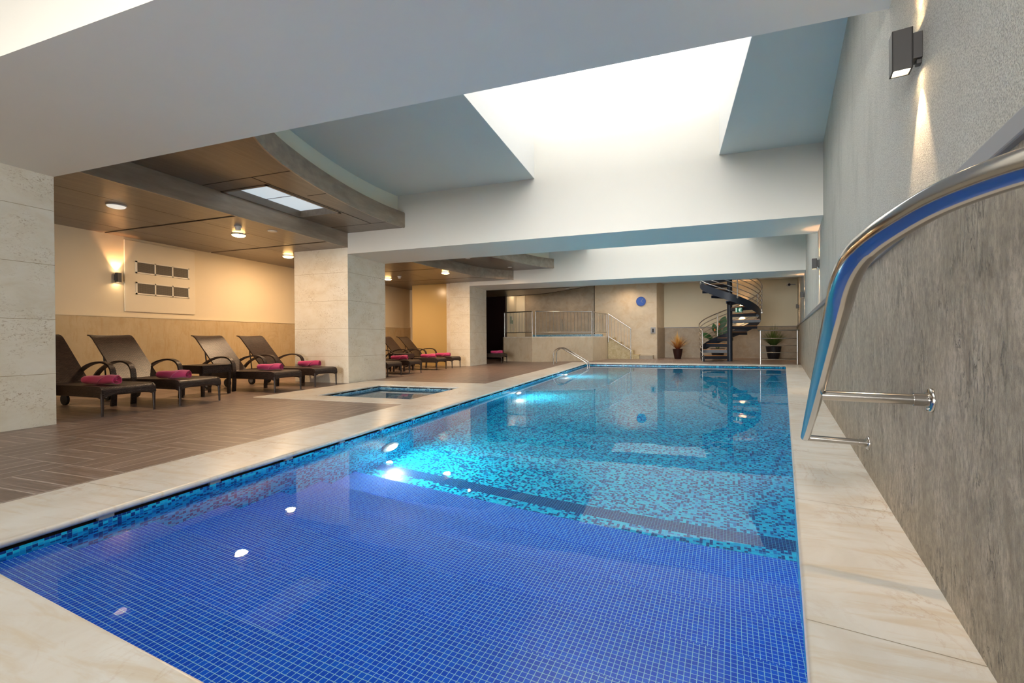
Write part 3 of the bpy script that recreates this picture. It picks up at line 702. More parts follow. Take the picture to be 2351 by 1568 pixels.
# ------------------------------------------------------------------ left wall vents
t = thing('wall_panel', 'square raised cream service panel on the left wall above the loungers', 'panel', (XL, 0, 0))
mb = MB(); mb.box(0, 0.03, 6.16, 7.62, 1.62, 3.10); build(mb, 'board', M['panel'], t, bevel=0.01)
for z0, lab in ((2.43, 'upper three-part metal air vent on the cream wall panel'), (1.99, 'lower three-part metal air vent on the cream wall panel')):
    t = thing('air_vent', lab, 'air vent', (XL + 0.03, 6.36, z0), 0, 'air vents on the wall panel')
    mb = MB(); W, Hh = 1.11, 0.255
    for a in ((0, W, 0, 0.025), (0, W, Hh - 0.025, Hh)): mb.box(0, 0.018, a[0], a[1], a[2], a[3])
    for y in (0, W / 3 - 0.006, 2 * W / 3 - 0.012, W - 0.025): mb.box(0, 0.018, y, y + 0.025, 0, Hh)
    build(mb, 'frame', M['grille'], t)
    for k in range(3):
        mb = MB(); mb.box(0.001, 0.008, k * W / 3 + 0.02, (k + 1) * W / 3 - 0.0, 0.024, Hh - 0.024); build(mb, 'grille', M['mesh'], t)

# ------------------------------------------------------------------ hand rail (foreground)
CP = np.array([0, 0, 1.0])
def at(px, py, D): return CP + D * (AX[0] * (px - 1175.5) / 1038.21 + AX[1] * (py - 784) / 1038.21 + AX[2])
t = thing('handrail', 'large polished steel wall handrail in the right foreground', 'handrail', (0, 0, 0))
low = wp(4.14, 0.385, 0.235); top = at(1936, 660, 1.13)
tail = catmull([at(1992, 563, 1.015), at(2045, 523, 0.95), at(2165, 454, 0.845), at(2348, 384, 0.725), at(2580, 325, 0.615)], 10)
B0 = low + (top - low) * 0.975; B1 = at(1944, 604, 1.07); B2 = tail[0]
P = [low + (top - low) * 0.975 * k / 12 for k in range(12)] + [B0 * (1 - q) ** 2 + B1 * 2 * q * (1 - q) + B2 * q * q for q in [k / 14 for k in range(14)]] + tail
mb = MB(); mb.tube(P, 0.031, 32); build(mb, 'rail', M['steel'], t, True)
for u, z, L in ((4.12, 0.235, 0.385), (2.49, 0.738, 0.375)):
    mb = MB(); mb.tube([wp(u, 0.0, z), wp(u, L, z)], 0.0225, 20); b_ = build(mb, 'standoff', M['steel'], t, True)
    mb = MB(); mb.tube([wp(u, 0.0, z), wp(u, 0.008, z), wp(u, 0.012, z)], 0.05, 28, radii=[0.05, 0.05, 0.046]); mb.tube([wp(u, 0.012, z), wp(u, 0.06, z)], 0.0265, 24)
    for a in (0.6, 2.7, 4.8): c = wp(u, 0.012, z) + 0.038 * (math.cos(a) * UW + math.sin(a) * np.array([0, 0, 1])); mb.tube([c, c - NW * 0.006], 0.006, 8)
    build(mb, 'flange', M['steel'], b_, True)

# ------------------------------------------------------------------ pool ladder rails
t = thing('pool_ladder', 'pair of curved steel grab rails at the far left corner of the pool', 'pool ladder', (0, 0, 0))
for y in (17.50, 18.00):
    P = catmull([(-4.33, y, 0.0), (-4.33, y, 0.35), (-4.28, y, 0.52), (-4.15, y, 0.62), (-4.00, y, 0.63), (-3.85, y, 0.56), (-3.10, y, 0.12), (-3.02, y, 0.04), (-2.98, y, -0.10), (-2.98, y, -0.9)], 6)
    mb = MB(); mb.tube(P, 0.022, 12); r_ = build(mb, 'rail', M['steel'], t, True)
    mb = MB(); mb.lathe([(0.045, 0.0), (0.045, 0.01), (0.03, 0.02), (0.02, 0.02)], 16, (-4.33, y, 0)); build(mb, 'flange', M['steel'], r_, True)
for z in (-0.35, -0.62, -0.88):
    mb = MB(); mb.box(-3.02, -2.94, 17.5, 18.0, z - 0.01, z + 0.01); build(mb, 'step', M['satin'], t)

# ------------------------------------------------------------------ loungers
def make_lounger():
    t = thing('sun_lounger', '', 'sun lounger')
    mb = MB(); top = [(0.0, 0.30), (-0.012, 0.355), (-0.05, 0.39), (-0.12, 0.402), (-0.6, 0.40), (-1.53, 0.388)]
    W = 0.325; rows = len(top); V = []
    for x, z in top:
        for y in (-W, -W * 0.5, 0, W * 0.5, W): V.append((x, y, z - 0.006 * (1 - abs(y) / W) * 1.0))
    for x, z in top:
        for y in (-W, -W * 0.5, 0, W * 0.5, W): V.append((x - (0.03 if x > -0.05 else 0), y, z - 0.03))
    o = rows * 5; F = []
    for i in range(rows - 1):
        for j in range(4):
            a = i * 5 + j; F += [(a, a + 1, a + 6, a + 5), (o + a, o + a + 5, o + a + 6, o + a + 1)]
    for i in range(rows - 1):
        for j in (0, 4): a = i * 5 + j; F.append((a, a + 5, o + a + 5, o + a))
    for j in range(4): F += [(j, o + j, o + j + 1, j + 1)]
    mb.add(V, F); build(mb, 'seat', M['wicker'], t, True)
    mb = MB()                                                                   # woven apron: sides and arched front
    for sgn in (-1, 1):
        y0, y1 = (W - 0.012, W + 0.012) if sgn > 0 else (-W - 0.012, -W + 0.012)
        P = [(0.004, 0.27), (-0.005, 0.355), (-0.045, 0.392), (-0.12, 0.403), (-1.53, 0.39), (-2.02, 0.36), (-2.02, 0.25), (-0.10, 0.25), (-0.05, 0.235)]
        n = len(P); mb.add([(x, y0, z) for x, z in P] + [(x, y1, z) for x, z in P], [tuple(range(n)), tuple(range(n, 2 * n))[::-1]] + [(i, n + i, n + (i + 1) % n, (i + 1) % n) for i in range(n)])
    K = 12; V = []
    for i in range(K + 1):
        y = -W + 2 * W * i / K; zb = 0.245 + 0.062 * (1 - (abs(y) / W) ** 2.2)
        for dx in (0.006, -0.018): V += [(dx, y, 0.345), (dx, y, zb)]
    F = []
    for i in range(K): a = 4 * i; F += [(a, a + 1, a + 5, a + 4), (a + 2, a + 6, a + 7, a + 3), (a + 1, a + 3, a + 7, a + 5), (a, a + 4, a + 6, a + 2)]
    mb.add(V, F); build(mb, 'apron', M['wicker'], t)
    mb = MB(); bp_ = [(-1.50, 0.395), (-1.62, 0.52), (-1.80, 0.71), (-2.02, 0.945), (-2.14, 1.07), (-2.20, 1.11), (-2.27, 1.125)]
    V = []; dz = [0, 0, 0, 0, 0, 0, 0]
    for i, (x, z) in enumerate(bp_):
        for y in (-0.315, -0.16, 0, 0.16, 0.315): q = (1 - (y / 0.315) ** 2) * 0.012; V.append((x - q, y, z - q))
    for i, (x, z) in enumerate(bp_):
        for y in (-0.315, -0.16, 0, 0.16, 0.315): q = (1 - (y / 0.315) ** 2) * 0.012; V.append((x - q - 0.022, y, z - q - 0.018))
    o = len(bp_) * 5; F = []
    for i in range(len(bp_) - 1):
        for j in range(4): a = i * 5 + j; F += [(a, a + 1, a + 6, a + 5), (o + a, o + a + 5, o + a + 6, o + a + 1)]
        for j in (0, 4): a = i * 5 + j; F.append((a, a + 5, o + a + 5, o + a))
    for j in range(4): F += [(j, o + j, o + j + 1, j + 1), (o - 5 + j, o - 4 + j, 2 * o - 4 + j, 2 * o - 5 + j)]
    mb.add(V, F)
    bk = MB(); bk.v, bk.f, bk.m = mb.v, mb.f, mb.m
    uvs = [(v[1], math.hypot(v[0], v[2])) for v in bk.v]; build(bk, 'backrest', M['wicker'], t, True, uvs=uvs)
    for s_ in (-1, 1):
        y = s_ * 0.372
        P = catmull([(-1.98, y, 0.40), (-1.84, y, 0.52), (-1.62, y, 0.625), (-1.38, y, 0.675), (-1.18, y, 0.665), (-1.06, y, 0.60), (-1.015, y, 0.48), (-1.005, y, 0.25), (-1.02, y, 0.0)], 4)
        mb = MB(); mb.band(P, 0.074, 0.028); build(mb, 'arm', M['wicker'], t, False)
        mb = MB(); mb.tube([(-0.025, s_ * (W - 0.005), 0.30), (-0.02, s_ * (W - 0.002), 0.0)], 0.02, 10, radii=[0.022, 0.014]); build(mb, 'leg', M['wickerdark'], t, True)
        mb = MB(); mb.tube([(-1.93, s_ * 0.24, 0.09), (-1.93, s_ * 0.205, 0.09)], 0.09, 24); w_ = build(mb, 'wheel', M['black'], t, True)
        mb = MB(); mb.tube([(-1.93, s_ * 0.245, 0.09), (-1.93, s_ * 0.24, 0.09)], 0.05, 16); build(mb, 'hub', M['grey'], w_, True)
        mb = MB(); mb.tube([(-1.93, s_ * 0.30, 0.27), (-1.93, s_ * 0.225, 0.09)], 0.016, 8); build(mb, 'wheel_bracket', M['wickerdark'], t)
        mb = MB(); mb.tube([(-1.96, s_ * 0.26, 0.86), (-1.86, s_ * 0.28, 0.36)], 0.012, 8); build(mb, 'back_strut', M['black'], t)
    return t
LG = [((-7.13, 4.23, 0), 0, 'brown wicker lounger cut off by the left column, nearest the camera', 'front'),
      ((-7.13, 5.25, 0), 0, 'brown wicker lounger just left of the wicker side table', 'front'),
      ((-7.13, 7.03, 0), 0, 'brown wicker lounger just right of the near wicker side table', 'front'),
      ((-7.13, 8.08, 0), 0, 'brown wicker lounger reaching in front of the middle travertine column', 'front'),
      ((-7.13, 10.72, 0), 0, 'brown wicker lounger mostly hidden behind the middle column', 'back'),
      ((-7.13, 11.80, 0), 0, 'wicker lounger first fully past the middle column', 'back'),
      ((-7.13, 13.45, 0), 0, 'wicker lounger in the middle bay with its backrest against the honey wall', 'back'),
      ((-7.13, 14.55, 0), 0, 'wicker lounger ending in front of the farthest column', 'back'),
      ((-6.50, 17.80, 0), 0, 'wicker lounger alone in the dark recess past the farthest column', 'back')]
base = make_lounger(); base.location = LG[0][0]; base['label'] = LG[0][2]; base['group'] = 'wicker loungers in front of the left wall'
for loc, rz, lab, _ in LG[1:]: dup(base, loc, rz, lab, 'wicker loungers in front of the left wall')

def make_towel():
    L = 0.50; K = 22; NN = 20; V = []; mb = MB(); rnd = random.Random(3)
    ph = [rnd.uniform(0, 6) for _ in range(6)]
    for i in range(K + 1):
        x = -L / 2 + L * i / K; e = min(1, min(i, K - i) / 1.5 + 0.95)
        for j in range(NN):
            a = 2 * PI * j / NN; sp = 0.010 * (1 - ((a - 2.1 + 0.9 * i / K) % (2 * PI)) / (2 * PI))
            r = (0.050 + sp + 0.004 * math.sin(3 * a + 11 * x + ph[0]) + 0.004 * math.sin(19 * x + ph[1] + a)) * e
            z = math.sin(a) * r * 0.95; V.append((x, math.cos(a) * r * 1.15, z + 0.0))
    F = [(i * NN + j, i * NN + (j + 1) % NN, (i + 1) * NN + (j + 1) % NN, (i + 1) * NN + j) for i in range(K) for j in range(NN)]
    mb.add(V, F)
    for sgn, ring in ((-1, 0), (1, K)):                                           # spiral ends
        R0 = [V[ring * NN + j] for j in range(NN)]; prev = list(R0)
        off = len(mb.v); mb.v += R0; cur = off
        for q, (sc_, dx) in enumerate(((0.86, 0.004), (0.72, -0.022), (0.60, 0.004), (0.44, -0.022), (0.28, 0.004), (0.1, -0.015))):
            nx = [(p[0] + sgn * dx, p[1] * sc_, p[2] * sc_) for p in R0]; o2 = len(mb.v); mb.v += nx
            for j in range(NN): mb.f.append((cur + j, cur + (j + 1) % NN, o2 + (j + 1) % NN, o2 + j)); mb.m.append(0)
            cur = o2
        mb.f.append(tuple(cur + j for j in range(NN))); mb.m.append(0)
    mb.v = [(x, y * 1.15, z * 1.18 + 0.068) for x, y, z in mb.v]
    t = thing('rolled_towel', '', 'towel'); b_ = build(mb, 'roll', M['towel'], t, True)
    mb = MB(); P = [(-0.10 + 0.22 * k / 8, -0.067 * math.sin(0.2 + 1.5 * k / 8) , 0.056 + 0.062 * math.sin(-0.9 + 2.3 * k / 8)) for k in range(9)]
    P = [( -0.02 + 0.16 * k / 8, -0.081 * math.cos(-0.8 + 1.9 * k / 8), 0.068 + 0.073 * math.sin(-0.8 + 1.9 * k / 8)) for k in range(9)]
    mb.tube(P, 0.0055, 6); lp = [(-0.02 - 0.03 * math.sin(PI * k / 6), -0.068 - 0.018 * math.cos(PI * k / 6), 0.014) for k in range(7)]
    mb.tube(lp, 0.003, 6); build(mb, 'hanging_loop', M['hem'], t, True)
    return t
tw = [((-7.50, 4.10), 0.18, 'rolled pink towel on the lounger cut off by the left column'), ((-7.53, 5.10), 0.22, 'rolled pink towel on the lounger left of the side table, spiral end showing'),
      ((-7.68, 7.10), 0.15, 'rolled pink towel on the lounger right of the near side table'), ((-7.90, 8.40), 0.2, 'rolled pink towel on the lounger by the middle column'),
      ((-7.80, 10.80), 0.2, 'pink towel barely showing past the middle column'), ((-7.72, 11.85), 0.15, 'pink towel on the first lounger past the middle column'),
      ((-7.55, 13.3), 0.1, 'pink towel on the lounger in front of the honey wall'), ((-7.60, 14.45), 0.1, 'pink towel on the lounger in front of the farthest column'),
      ((-6.85, 17.80), 0.1, 'pink towel on the lounger in the dark recess')]
tb = make_towel(); ZS = 0.398
tb.location = (*tw[0][0], ZS); tb.rotation_euler = (0, 0, tw[0][1]); tb['label'] = tw[0][2]; tb['group'] = 'rolled pink towels on the loungers'
for (x, y), rz, lab in tw[1:]: dup(tb, (x, y, ZS), rz, lab, 'rolled pink towels on the loungers')

def make_table(loc, label):
    t = thing('side_table', label, 'side table', loc, 0, 'wicker side tables between loungers'); w_ = 0.29
    mb = MB(); mb.box(-w_, w_, -w_, w_, 0.535, 0.56); build(mb, 'tabletop', M['wicker'], t, bevel=0.006)
    mb = MB()
    for a in ((-w_, w_, -w_, -w_ + 0.02), (-w_, w_, w_ - 0.02, w_), (-w_, -w_ + 0.02, -w_, w_), (w_ - 0.02, w_, -w_, w_)): mb.box(*a, 0.41, 0.534)
    build(mb, 'apron', M['wicker'], t)
    for sx in (-1, 1):
        for sy in (-1, 1):
            mb = MB(); c = w_ - 0.035; mb.add([(sx * c + a * q, sy * c + b * q, z) for z, q in ((0, 0.02), (0.50, 0.032)) for a, b in ((-1, -1), (1, -1), (1, 1), (-1, 1))], [(0, 3, 2, 1), (4, 5, 6, 7), (0, 1, 5, 4), (1, 2, 6, 5), (2, 3, 7, 6), (3, 0, 4, 7)])
            build(mb, 'leg', M['wicker'], t)
    return t
tbl = make_table((-8.20, 6.13, 0), 'square brown wicker side table between the near loungers')
dup(tbl, (-8.15, 12.63, 0), 0, 'wicker side table half hidden between the far loungers', 'wicker side tables between loungers')

# ------------------------------------------------------------------ raised spa tub
tubp = [(-7.16, 19.47), (-5.65, 18.99), (-3.235, 20.43), (-2.84, 22.6), (-2.84, 23.59), (-7.42, 23.59), (-7.85, 21.2)]
t = thing('raised_spa_tub', 'raised stone-clad spa tub on the left behind the pool', 'spa tub', (0, 0, 0))
inn = offs(tubp, -0.35)
mb = MB(); n = len(tubp); V = [(*p, 0) for p in tubp] + [(*p, 1.07) for p in tubp] + [(*p, 1.07) for p in inn] + [(*p, 0.55) for p in inn]
mb.add(V, [(i, (i + 1) % n, n + (i + 1) % n, n + i) for i in range(n)] + [(n + i, n + (i + 1) % n, 2 * n + (i + 1) % n, 2 * n + i) for i in range(n)] + [(2 * n + i, 2 * n + (i + 1) % n, 3 * n + (i + 1) % n, 3 * n + i) for i in range(n)] + [tuple(range(3 * n, 4 * n))])
build(mb, 'cladding', M['sandstone'], t)
mb = MB(); A_ = offs(tubp[:4] + tubp[4:], 0.0); B_ = offs(tubp, -0.30); V = [(*p, 1.07) for p in A_] + [(*p, 1.105) for p in A_] + [(*p, 1.105) for p in B_] + [(*p, 1.07) for p in B_]
mb.add(V, [(k * n + i, k * n + (i + 1) % n, ((k + 1) % 4) * n + (i + 1) % n, ((k + 1) % 4) * n + i) for k in range(4) for i in range(n)])
build(mb, 'rim', M['coping'], t)
mb = MB(); mb.box(-6.9, -3.2, 23.25, 23.55, 1.105, 1.23); build(mb, 'tiled_ledge', M['pale_tile'], t)
mb = MB(); mb.add([(*p, 1.0) for p in offs(tubp, -0.34)], [tuple(range(n))]); build(mb, 'spa_water', M['water'])
tag(bpy.data.objects['spa_water'], 'water inside the raised spa tub', 'water', kind='stuff')
# railing on the tub
def rail_run(parent, a, b, z0, z1, nb, zb=0.19, post=0.022, ends=(True, True)):
    a = np.array(a, float); b = np.array(b, float)
    mb = MB(); mb.tube([(*a, z1), (*b, z1)], 0.024, 10); build(mb, 'top_rail', M['satin'], parent, True)
    mb = MB(); mb.tube([(*a, z0 + zb), (*b, z0 + zb)], 0.017, 8); build(mb, 'bottom_rail', M['satin'], parent, True)
    for q, e in zip((a, b), ends):
        if e: mb = MB(); mb.tube([(*q, z0), (*q, z1)], post, 10); build(mb, 'post', M['satin'], parent, True)
    for i in range(1, nb + 1):
        p = a + (b - a) * i / (nb + 1); mb = MB(); mb.tube([(*p, z0 + zb), (*p, z1)], 0.010, 6); build(mb, 'baluster', M['satin'], parent, True)
t = thing('tub_railing', 'steel railing with upright bars around the raised tub', 'railing', (0, 0, 0))
ir = offs(tubp, -0.05)
rail_run(t, ir[0], ir[1], 1.105, 2.22, 17); rail_run(t, (ir[1][0] + 0.13, ir[1][1] + 0.08), ir[2], 1.105, 2.22, 15); rail_run(t, (ir[2][0] + 0.03, ir[2][1] + 0.18), ir[3], 1.105, 2.22, 8)
# tub stairs
t = thing('stone_steps', 'honey stone steps leading up to the raised tub', 'steps', (0, 0, 0))
for i in range(5):
    x1 = -1.35 - i * 0.30; mb = MB(); mb.box(-2.83, x1, 22.66, 23.585, 0.0 + 0.21 * i, 0.21 * (i + 1)); build(mb, 'step', M['yellowstone'], t)
mb = MB(); P = [(-2.83, 0), (-1.62, 0), (-1.62, 0.33), (-2.83, 1.07)]
mb.add([(x, 22.60, z) for x, z in P] + [(x, 22.66, z) for x, z in P], [(0, 1, 2, 3), (7, 6, 5, 4)] + [(i, 4 + i, 4 + (i + 1) % 4, (i + 1) % 4) for i in range(4)]); build(mb, 'cheek_wall', M['yellowstone'], t)
mb = MB(); mb.box(-1.35, -0.72, 22.75, 23.585, 0, 0.17); build(mb, 'bottom_step', M['greystone'], t)
t = thing('stair_handrail', 'sloping steel railing beside the honey stone steps', 'railing', (0, 0, 0))
a = np.array([-2.80, 22.56]); b = np.array([-1.74, 22.56]); y = 22.56
mb = MB(); mb.tube([(-2.80, y, 2.21), (-1.72, y, 1.47)], 0.024, 10); build(mb, 'top_rail', M['satin'], t, True)
mb = MB(); mb.tube([(-2.80, y, 1.10), (-1.72, y, 0.42)], 0.02, 8); build(mb, 'bottom_rail', M['satin'], t, True)
for i in range(8):
    x = -2.80 + 1.06 * i / 7; zt_ = 2.21 - 0.685 * (x + 2.80); zb_ = 1.10 - 0.63 * (x + 2.80)
    mb = MB(); e = i in (0, 7); mb.tube([(x, y, (0.0 if i == 7 else (0.82 if e else zb_))), (x, y, zt_)], 0.024 if e else 0.010, 8); build(mb, 'post' if e else 'baluster', M['satin'], t, True)
# door pull on the wall behind the tub
t = thing('door_pull', 'upright steel pull bar on the wall behind the tub', 'door handle', (-5.35, 23.70, 1.75))
mb = MB(); mb.tube([(0, -0.09, -0.3), (0, -0.09, 0.3)], 0.02, 10); build(mb, 'bar', M['satin'], t, True)
for z in (-0.25, 0.25): mb = MB(); mb.tube([(0, 0.02, z), (0, -0.09, z)], 0.012, 8); build(mb, 'mount', M['satin'], t, True)
t = thing('notice_board', 'small green and white safety notice on the cream wall by the tub', 'sign', (-7.928, 22.75, 2.02))
t.rotation_euler = (0, 0, math.pi / 2)
mb = MB(); mb.box(-0.22, 0.22, -0.02, 0.0, -0.22, 0.22); build(mb, 'board', M['white'], t)
mb = MB(); mb.box(-0.19, -0.02, -0.024, -0.021, -0.19, 0.19); mb.box(0.02, 0.19, -0.024, -0.021, -0.19, 0.0); build(mb, 'green_field', M['green'], t)

# ------------------------------------------------------------------ clock, phone, camera, exit sign
t = thing('wall_clock', 'round blue wall clock on the stone wall behind the pool', 'clock', (-1.31, 23.60, 2.86))
mb = MB(); mb.tube([(0, 0.0, 0), (0, -0.04, 0)], 0.235, 40); build(mb, 'case', M['bluefelt'], t, True)
mb = MB(); mb.tube([(0, -0.04, 0), (0, -0.045, 0)], 0.20, 40); build(mb, 'dial', mat('clock_dial', (0.008, 0.085, 0.46), 0.4)[0], t, True)
for L_, a_ in ((0.11, 2.2), (0.16, 0.6)):
    mb = MB(); d = np.array([math.sin(a_), 0, math.cos(a_)]); q = np.array([math.cos(a_), 0, -math.sin(a_)]); mb.obox(d * L_ / 2 + np.array([0, -0.048, 0]), d, q, (0, 1, 0), L_ / 2, 0.006, 0.002); build(mb, 'hand', M['grey'], t)
t = thing('wall_phone', 'small grey intercom box on the corner of the stone wall', 'intercom', (-0.72, 23.60, 1.40))
mb = MB(); mb.box(-0.13, 0.10, -0.05, 0, -0.15, 0.15); build(mb, 'body', M['grey'], t, bevel=0.01)
mb = MB(); mb.box(-0.06, 0.02, -0.07, -0.05, -0.10, 0.08); build(mb, 'keypad', M['black'], t)
t = thing('security_camera', 'small dark security camera high on the back wall corner', 'camera', (5.45, 24.9, 3.55))
mb = MB(); mb.tube([(0, 0.1, 0), (0, -0.12, -0.02)], 0.075, 16); build(mb, 'housing', M['white'], t, True)
mb = MB(); mb.tube([(0, -0.12, -0.02), (0, -0.135, -0.021)], 0.06, 16); build(mb, 'lens', M['black'], t, True)
mb = MB(); mb.box(-0.02, 0.30, 0.02, 0.06, -0.02, 0.02); build(mb, 'arm', M['grey'], t)
t = thing('emergency_lamp', 'small white round fitting on the ceiling above the security camera', 'fitting', (5.35, 22.6, 3.83))
mb = MB(); mb.lathe([(0.04, -0.10), (0.09, -0.07), (0.10, 0), (0.02, 0)]); build(mb, 'body', M['white'], t, True)
t = thing('exit_sign', 'green exit sign hanging under the spiral stair right of its pole', 'exit sign', (2.66, 20.19, 2.12)); t.scale = (0.72, 0.8, 0.8)
mb = MB(); mb.tube([(-0.1, -0.025, 0.11), (-0.1, -0.025, 0.24)], 0.006, 6); mb.tube([(0.1, -0.025, 0.11), (0.1, -0.025, 0.2)], 0.006, 6); build(mb, 'hanger', M['satin'], t)
mb = MB(); mb.box(-0.17, 0.17, -0.05, 0.0, -0.115, 0.115); build(mb, 'box', M['green'], t)
sg = emit('sign_white', (0.9, 1.0, 0.92), 0.08)
mb = MB(); mb.box(-0.15, -0.11, -0.056, -0.05, -0.10, 0.10); mb.box(0.02, 0.14, -0.056, -0.05, 0.07, 0.09); mb.box(0.02, 0.14, -0.056, -0.05, -0.09, -0.07)
mb.add([(-0.02, -0.056, 0), (0.05, -0.056, 0.06), (0.05, -0.056, -0.06)], [(0, 1, 2)]); mb.box(0.04, 0.12, -0.056, -0.05, -0.02, 0.02); build(mb, 'symbol', sg, t)

# ------------------------------------------------------------------ barrier rail on the far right
t = thing('barrier_rail', 'low steel barrier with four cross bars at the far right of the pool', 'railing', (0, 0, 0))
for x in (3.24, 4.44):
    mb = MB(); mb.tube([(x, 19.02, 0.0), (x, 19.02, 1.26)], 0.028, 12); p_ = build(mb, 'post', M['satin'], t, True)
mb = MB(); mb.tube([(3.16, 19.02, 1.27), (4.50, 19.02, 1.27)], 0.028, 12); build(mb, 'top_rail', M['steel'], t, True)
for z in (0.19, 0.45, 0.71, 0.97): mb = MB(); mb.tube([(3.24, 19.02, z), (4.44, 19.02, z)], 0.016, 10); build(mb, 'cross_bar', M['steel'], t, True)

# ------------------------------------------------------------------ spiral stair
SX, SY, SR = 2.47, 21.35, 1.16
t = thing('spiral_staircase', 'dark steel spiral staircase with wooden treads at the far end', 'staircase', (SX, SY, 0))
mb = MB(); mb.tube([(0, 0, 0), (0, 0, 3.83)], 0.105, 24); build(mb, 'pole', M['darksteel'], t, True)
TH0 = 200; ST = 30; RS = 0.255
zs = lambda th: 0.24 + (TH0 - th) / ST * RS
for i in range(14):
    th = TH0 - i * ST; z = zs(th); mb = MB(); a0 = math.radians(th); a1 = math.radians(th - ST - 3)
    P = [(0.09 * math.cos(a0), 0.09 * math.sin(a0))] + [(SR * math.cos(a0 + (a1 - a0) * k / 6), SR * math.sin(a0 + (a1 - a0) * k / 6)) for k in range(7)] + [(0.09 * math.cos(a1), 0.09 * math.sin(a1))]
    mb.prism(P, z - 0.045, z - 0.02)
    d = np.array([math.cos(a0), math.sin(a0), 0]); q = np.array([-math.sin(a0), math.cos(a0), 0]); mb.obox(d * 0.62 + np.array([0, 0, z - 0.075]), d, q, (0, 0, 1), 0.53, 0.012, 0.065)
    d2 = np.array([math.cos(a1), math.sin(a1), 0]); q2 = np.array([-math.sin(a1), math.cos(a1), 0]); mb.obox(d2 * 0.62 + np.array([0, 0, z - 0.075]), d2, q2, (0, 0, 1), 0.53, 0.012, 0.055)
    tr = build(mb, 'tread', M['darksteel'], t)
    mb = MB(); P = [(0.14 * math.cos(a0), 0.14 * math.sin(a0))] + [((SR - 0.03) * math.cos(a0 + (a1 - a0) * k / 6), (SR - 0.03) * math.sin(a0 + (a1 - a0) * k / 6)) for k in range(7)] + [(0.14 * math.cos(a1), 0.14 * math.sin(a1))]
    mb.prism(P, z - 0.02, z + 0.008); build(mb, 'wood_insert', M['oak'], tr)
def helix(r, dz, th0, th1, step=6, zmax=3.80):
    out = []; th = th0
    while th >= th1:
        z = zs(th) + dz
        if z > zmax: break
        out.append((r * math.cos(math.radians(th)), r * math.sin(math.radians(th)), z)); th -= step
    return out
H0 = [p for p in helix(SR, 0.0, 208, -236, 5, 4.05)]; V = []; k = len(H0)
for p in H0:
    s1 = (SR + 0.012) / SR; zt1 = min(p[2] + 0.06, 3.82); zb1 = max(0.0, p[2] - 0.26)
    V += [(p[0], p[1], zb1), (p[0] * s1, p[1] * s1, zb1), (p[0] * s1, p[1] * s1, zt1), (p[0], p[1], zt1)]
mb = MB(); mb.add(V, [(i * 4 + j, i * 4 + (j + 1) % 4, i * 4 + 4 + (j + 1) % 4, i * 4 + 4 + j) for i in range(k - 1) for j in range(4)] + [(3, 2, 1, 0), (4 * k - 4, 4 * k - 3, 4 * k - 2, 4 * k - 1)])
build(mb, 'stringer', M['darksteel'], t, True)
for i, dz in enumerate((0.15, 0.34, 0.53, 0.72, 0.91, 1.10)):
    mb = MB(); mb.tube(helix(SR + 0.06, dz, 203, -210, 6), 0.024 if i == 5 else 0.014, 8); build(mb, 'handrail' if i == 5 else 'guard_rail', M['satin'], t, True)
for th in (203, 108, 20, -12, -83, -165):
    r = SR + 0.045; z = zs(th); x, y = r * math.cos(math.radians(th)), r * math.sin(math.radians(th))
    mb = MB(); mb.tube([(x, y, max(0.0, z - 0.05) if th < 200 else 0), (x, y, min(z + 1.10, 3.82))], 0.022, 10); mb.tube([(x * 0.97, y * 0.97, z + 0.0), (x * 1.03, y * 1.03, z)], 0.035, 12)
    build(mb, 'post', M['satin'], t, True)

# ------------------------------------------------------------------ plants
def blades(n, h0, h1, spread, wd, rnd, base_r=0.06, droop=0.25, seg=7):
    V = []; F = []; UV = []
    for i in range(n):
        a = rnd.uniform(0, 2 * PI); L = rnd.uniform(h0, h1); k = rnd.random() ** 0.7; sp = spread * k
        d = np.array([math.cos(a), math.sin(a)]); q = np.array([-d[1], d[0]]); o = len(V)
        for j in range(seg + 1):
            s = j / seg; rr = base_r * k + sp * (s ** 1.25); z = L * (1 - 0.35 * k) * (s - droop * k * s * s)
            w_ = wd * (0.55 + 0.45 * math.sin(PI * min(1, s * 1.2))) * (1 - s ** 4) + 0.001
            for sg_ in (-1, 1): V.append((d[0] * rr + q[0] * w_ * sg_, d[1] * rr + q[1] * w_ * sg_, z)); UV.append((0.5 + 0.5 * sg_, s))
        for j in range(seg): b0 = o + 2 * j; F.append((b0, b0 + 1, b0 + 3, b0 + 2))
    return V, F, UV
def pot(t, r0, r1, h, m):
    mb = MB(); mb.lathe([(r0 * 0.92, 0), (r0, 0.02), ((r0 + r1) / 2 * 1.03, h * 0.5), (r1, h * 0.93), (r1 + 0.012, h), (r1 - 0.02, h), (r1 - 0.04, h * 0.93)], 28); build(mb, 'pot', m, t, True)
    mb = MB(); mb.lathe([(r1 - 0.04, h * 0.90), (0.02, h * 0.93)], 24); build(mb, 'soil', M['soil'], t)
rnd = random.Random(11)
t = thing('potted_cordyline', 'spiky red and gold leaved plant in a dark pot by the back wall', 'potted plant', (0.41, 23.25, 0)); pot(t, 0.15, 0.225, 0.49, M['potbrown'])
V, F, UV = blades(85, 0.62, 0.98, 0.62, 0.021, rnd); mb = MB(); mb.add([(x, y, z + 0.45) for x, y, z in V], F); build(mb, 'foliage', M['cordy'], t, uvs=UV)
t = thing('potted_grass_plant', 'green bladed plant in a large black pot behind the steel barrier', 'potted plant', (4.62, 23.95, 0)); pot(t, 0.23, 0.32, 0.60, M['potdark'])
V, F, UV = blades(170, 0.7, 1.30, 0.74, 0.015, rnd); mb = MB(); mb.add([(x, y, z + 0.55) for x, y, z in V], F); build(mb, 'foliage', M['grassleaf'], t, uvs=UV)
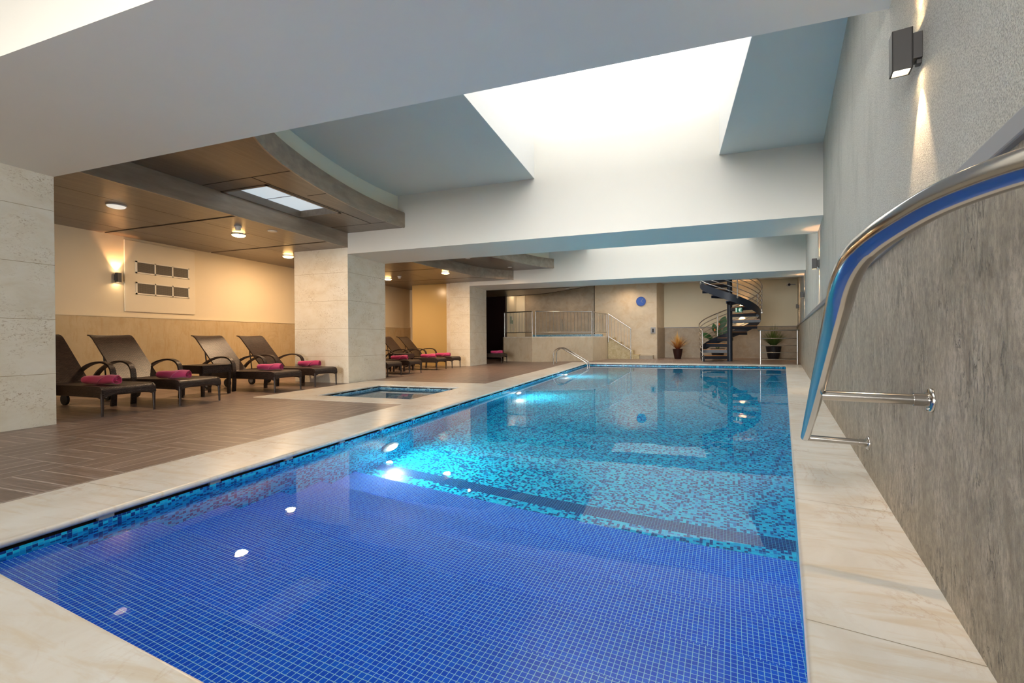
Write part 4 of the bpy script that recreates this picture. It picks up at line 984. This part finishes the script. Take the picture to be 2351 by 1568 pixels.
t = thing('potted_rubber_plant', 'broad leaved green plant behind the foot of the spiral stair', 'potted plant', (2.20, 23.5, 0)); pot(t, 0.22, 0.31, 0.50, M['potdark'])
def leaf(c, d, up, L, W_):
    c, d, up = map(lambda v: np.array(v, float), (c, d, up)); d /= np.linalg.norm(d); s = np.cross(d, up); s /= np.linalg.norm(s); nn = np.cross(s, d); V = []; UV = []
    for j in range(9):
        q = j / 8; w_ = W_ * math.sin(PI * min(1, q * 0.97 + 0.03)) ** 0.8; p = c + d * L * q - nn * 0.10 * L * q * q
        V += [p - s * w_ + nn * 0.15 * w_, p, p + s * w_ + nn * 0.15 * w_]; UV += [(0, q), (0.5, q), (1, q)]
    F = []
    for j in range(8): b0 = 3 * j; F += [(b0, b0 + 1, b0 + 4, b0 + 3), (b0 + 1, b0 + 2, b0 + 5, b0 + 4)]
    return V, F, UV
Vv, Ff, Uu = [], [], []; st = MB()
for (tx, tz, ty), (dx, dz_), L_, W_ in (((-0.30, 1.05, 0), (-1, 0.35), 0.48, 0.13), ((-0.12, 1.25, -0.1), (-0.15, 1), 0.45, 0.12), ((0.12, 1.45, 0.05), (0.35, 1), 0.62, 0.17), ((0.22, 1.2, -0.05), (0.5, 0.75), 0.42, 0.13),
                                  ((-0.2, 0.9, 0.05), (-0.9, 0.75), 0.5, 0.12), ((0.15, 0.95, -0.15), (0.6, 0.6), 0.45, 0.12), ((0.05, 1.0, 0.1), (0.1, 1), 0.5, 0.13)):
    V, F, UV = leaf((tx, ty, tz), (dx, -0.15, dz_), (0, -1, 0.35), L_, W_); o = len(Vv); Vv += V; Uu += UV; Ff += [tuple(o + i for i in f) for f in F]
    st.tube(catmull([(tx * 0.2, ty * 0.2, 0.45), (tx * 0.5, ty * 0.5, 0.45 + (tz - 0.45) * 0.6), (tx, ty, tz)], 3), 0.012, 6)
mb = MB(); mb.add(Vv, Ff); build(mb, 'foliage', M['bigleaf'], t, True, uvs=Uu); build(st, 'stems', M['stem'], t, True)
mb = MB()
for c in ((-0.14, -0.2, 1.36), (0.05, -0.2, 1.62)): mb.lathe([(0.005, -0.06), (0.045, 0), (0.025, 0.06), (0.004, 0.09)], 8, c)
build(mb, 'flower', M['flower'], t, True)
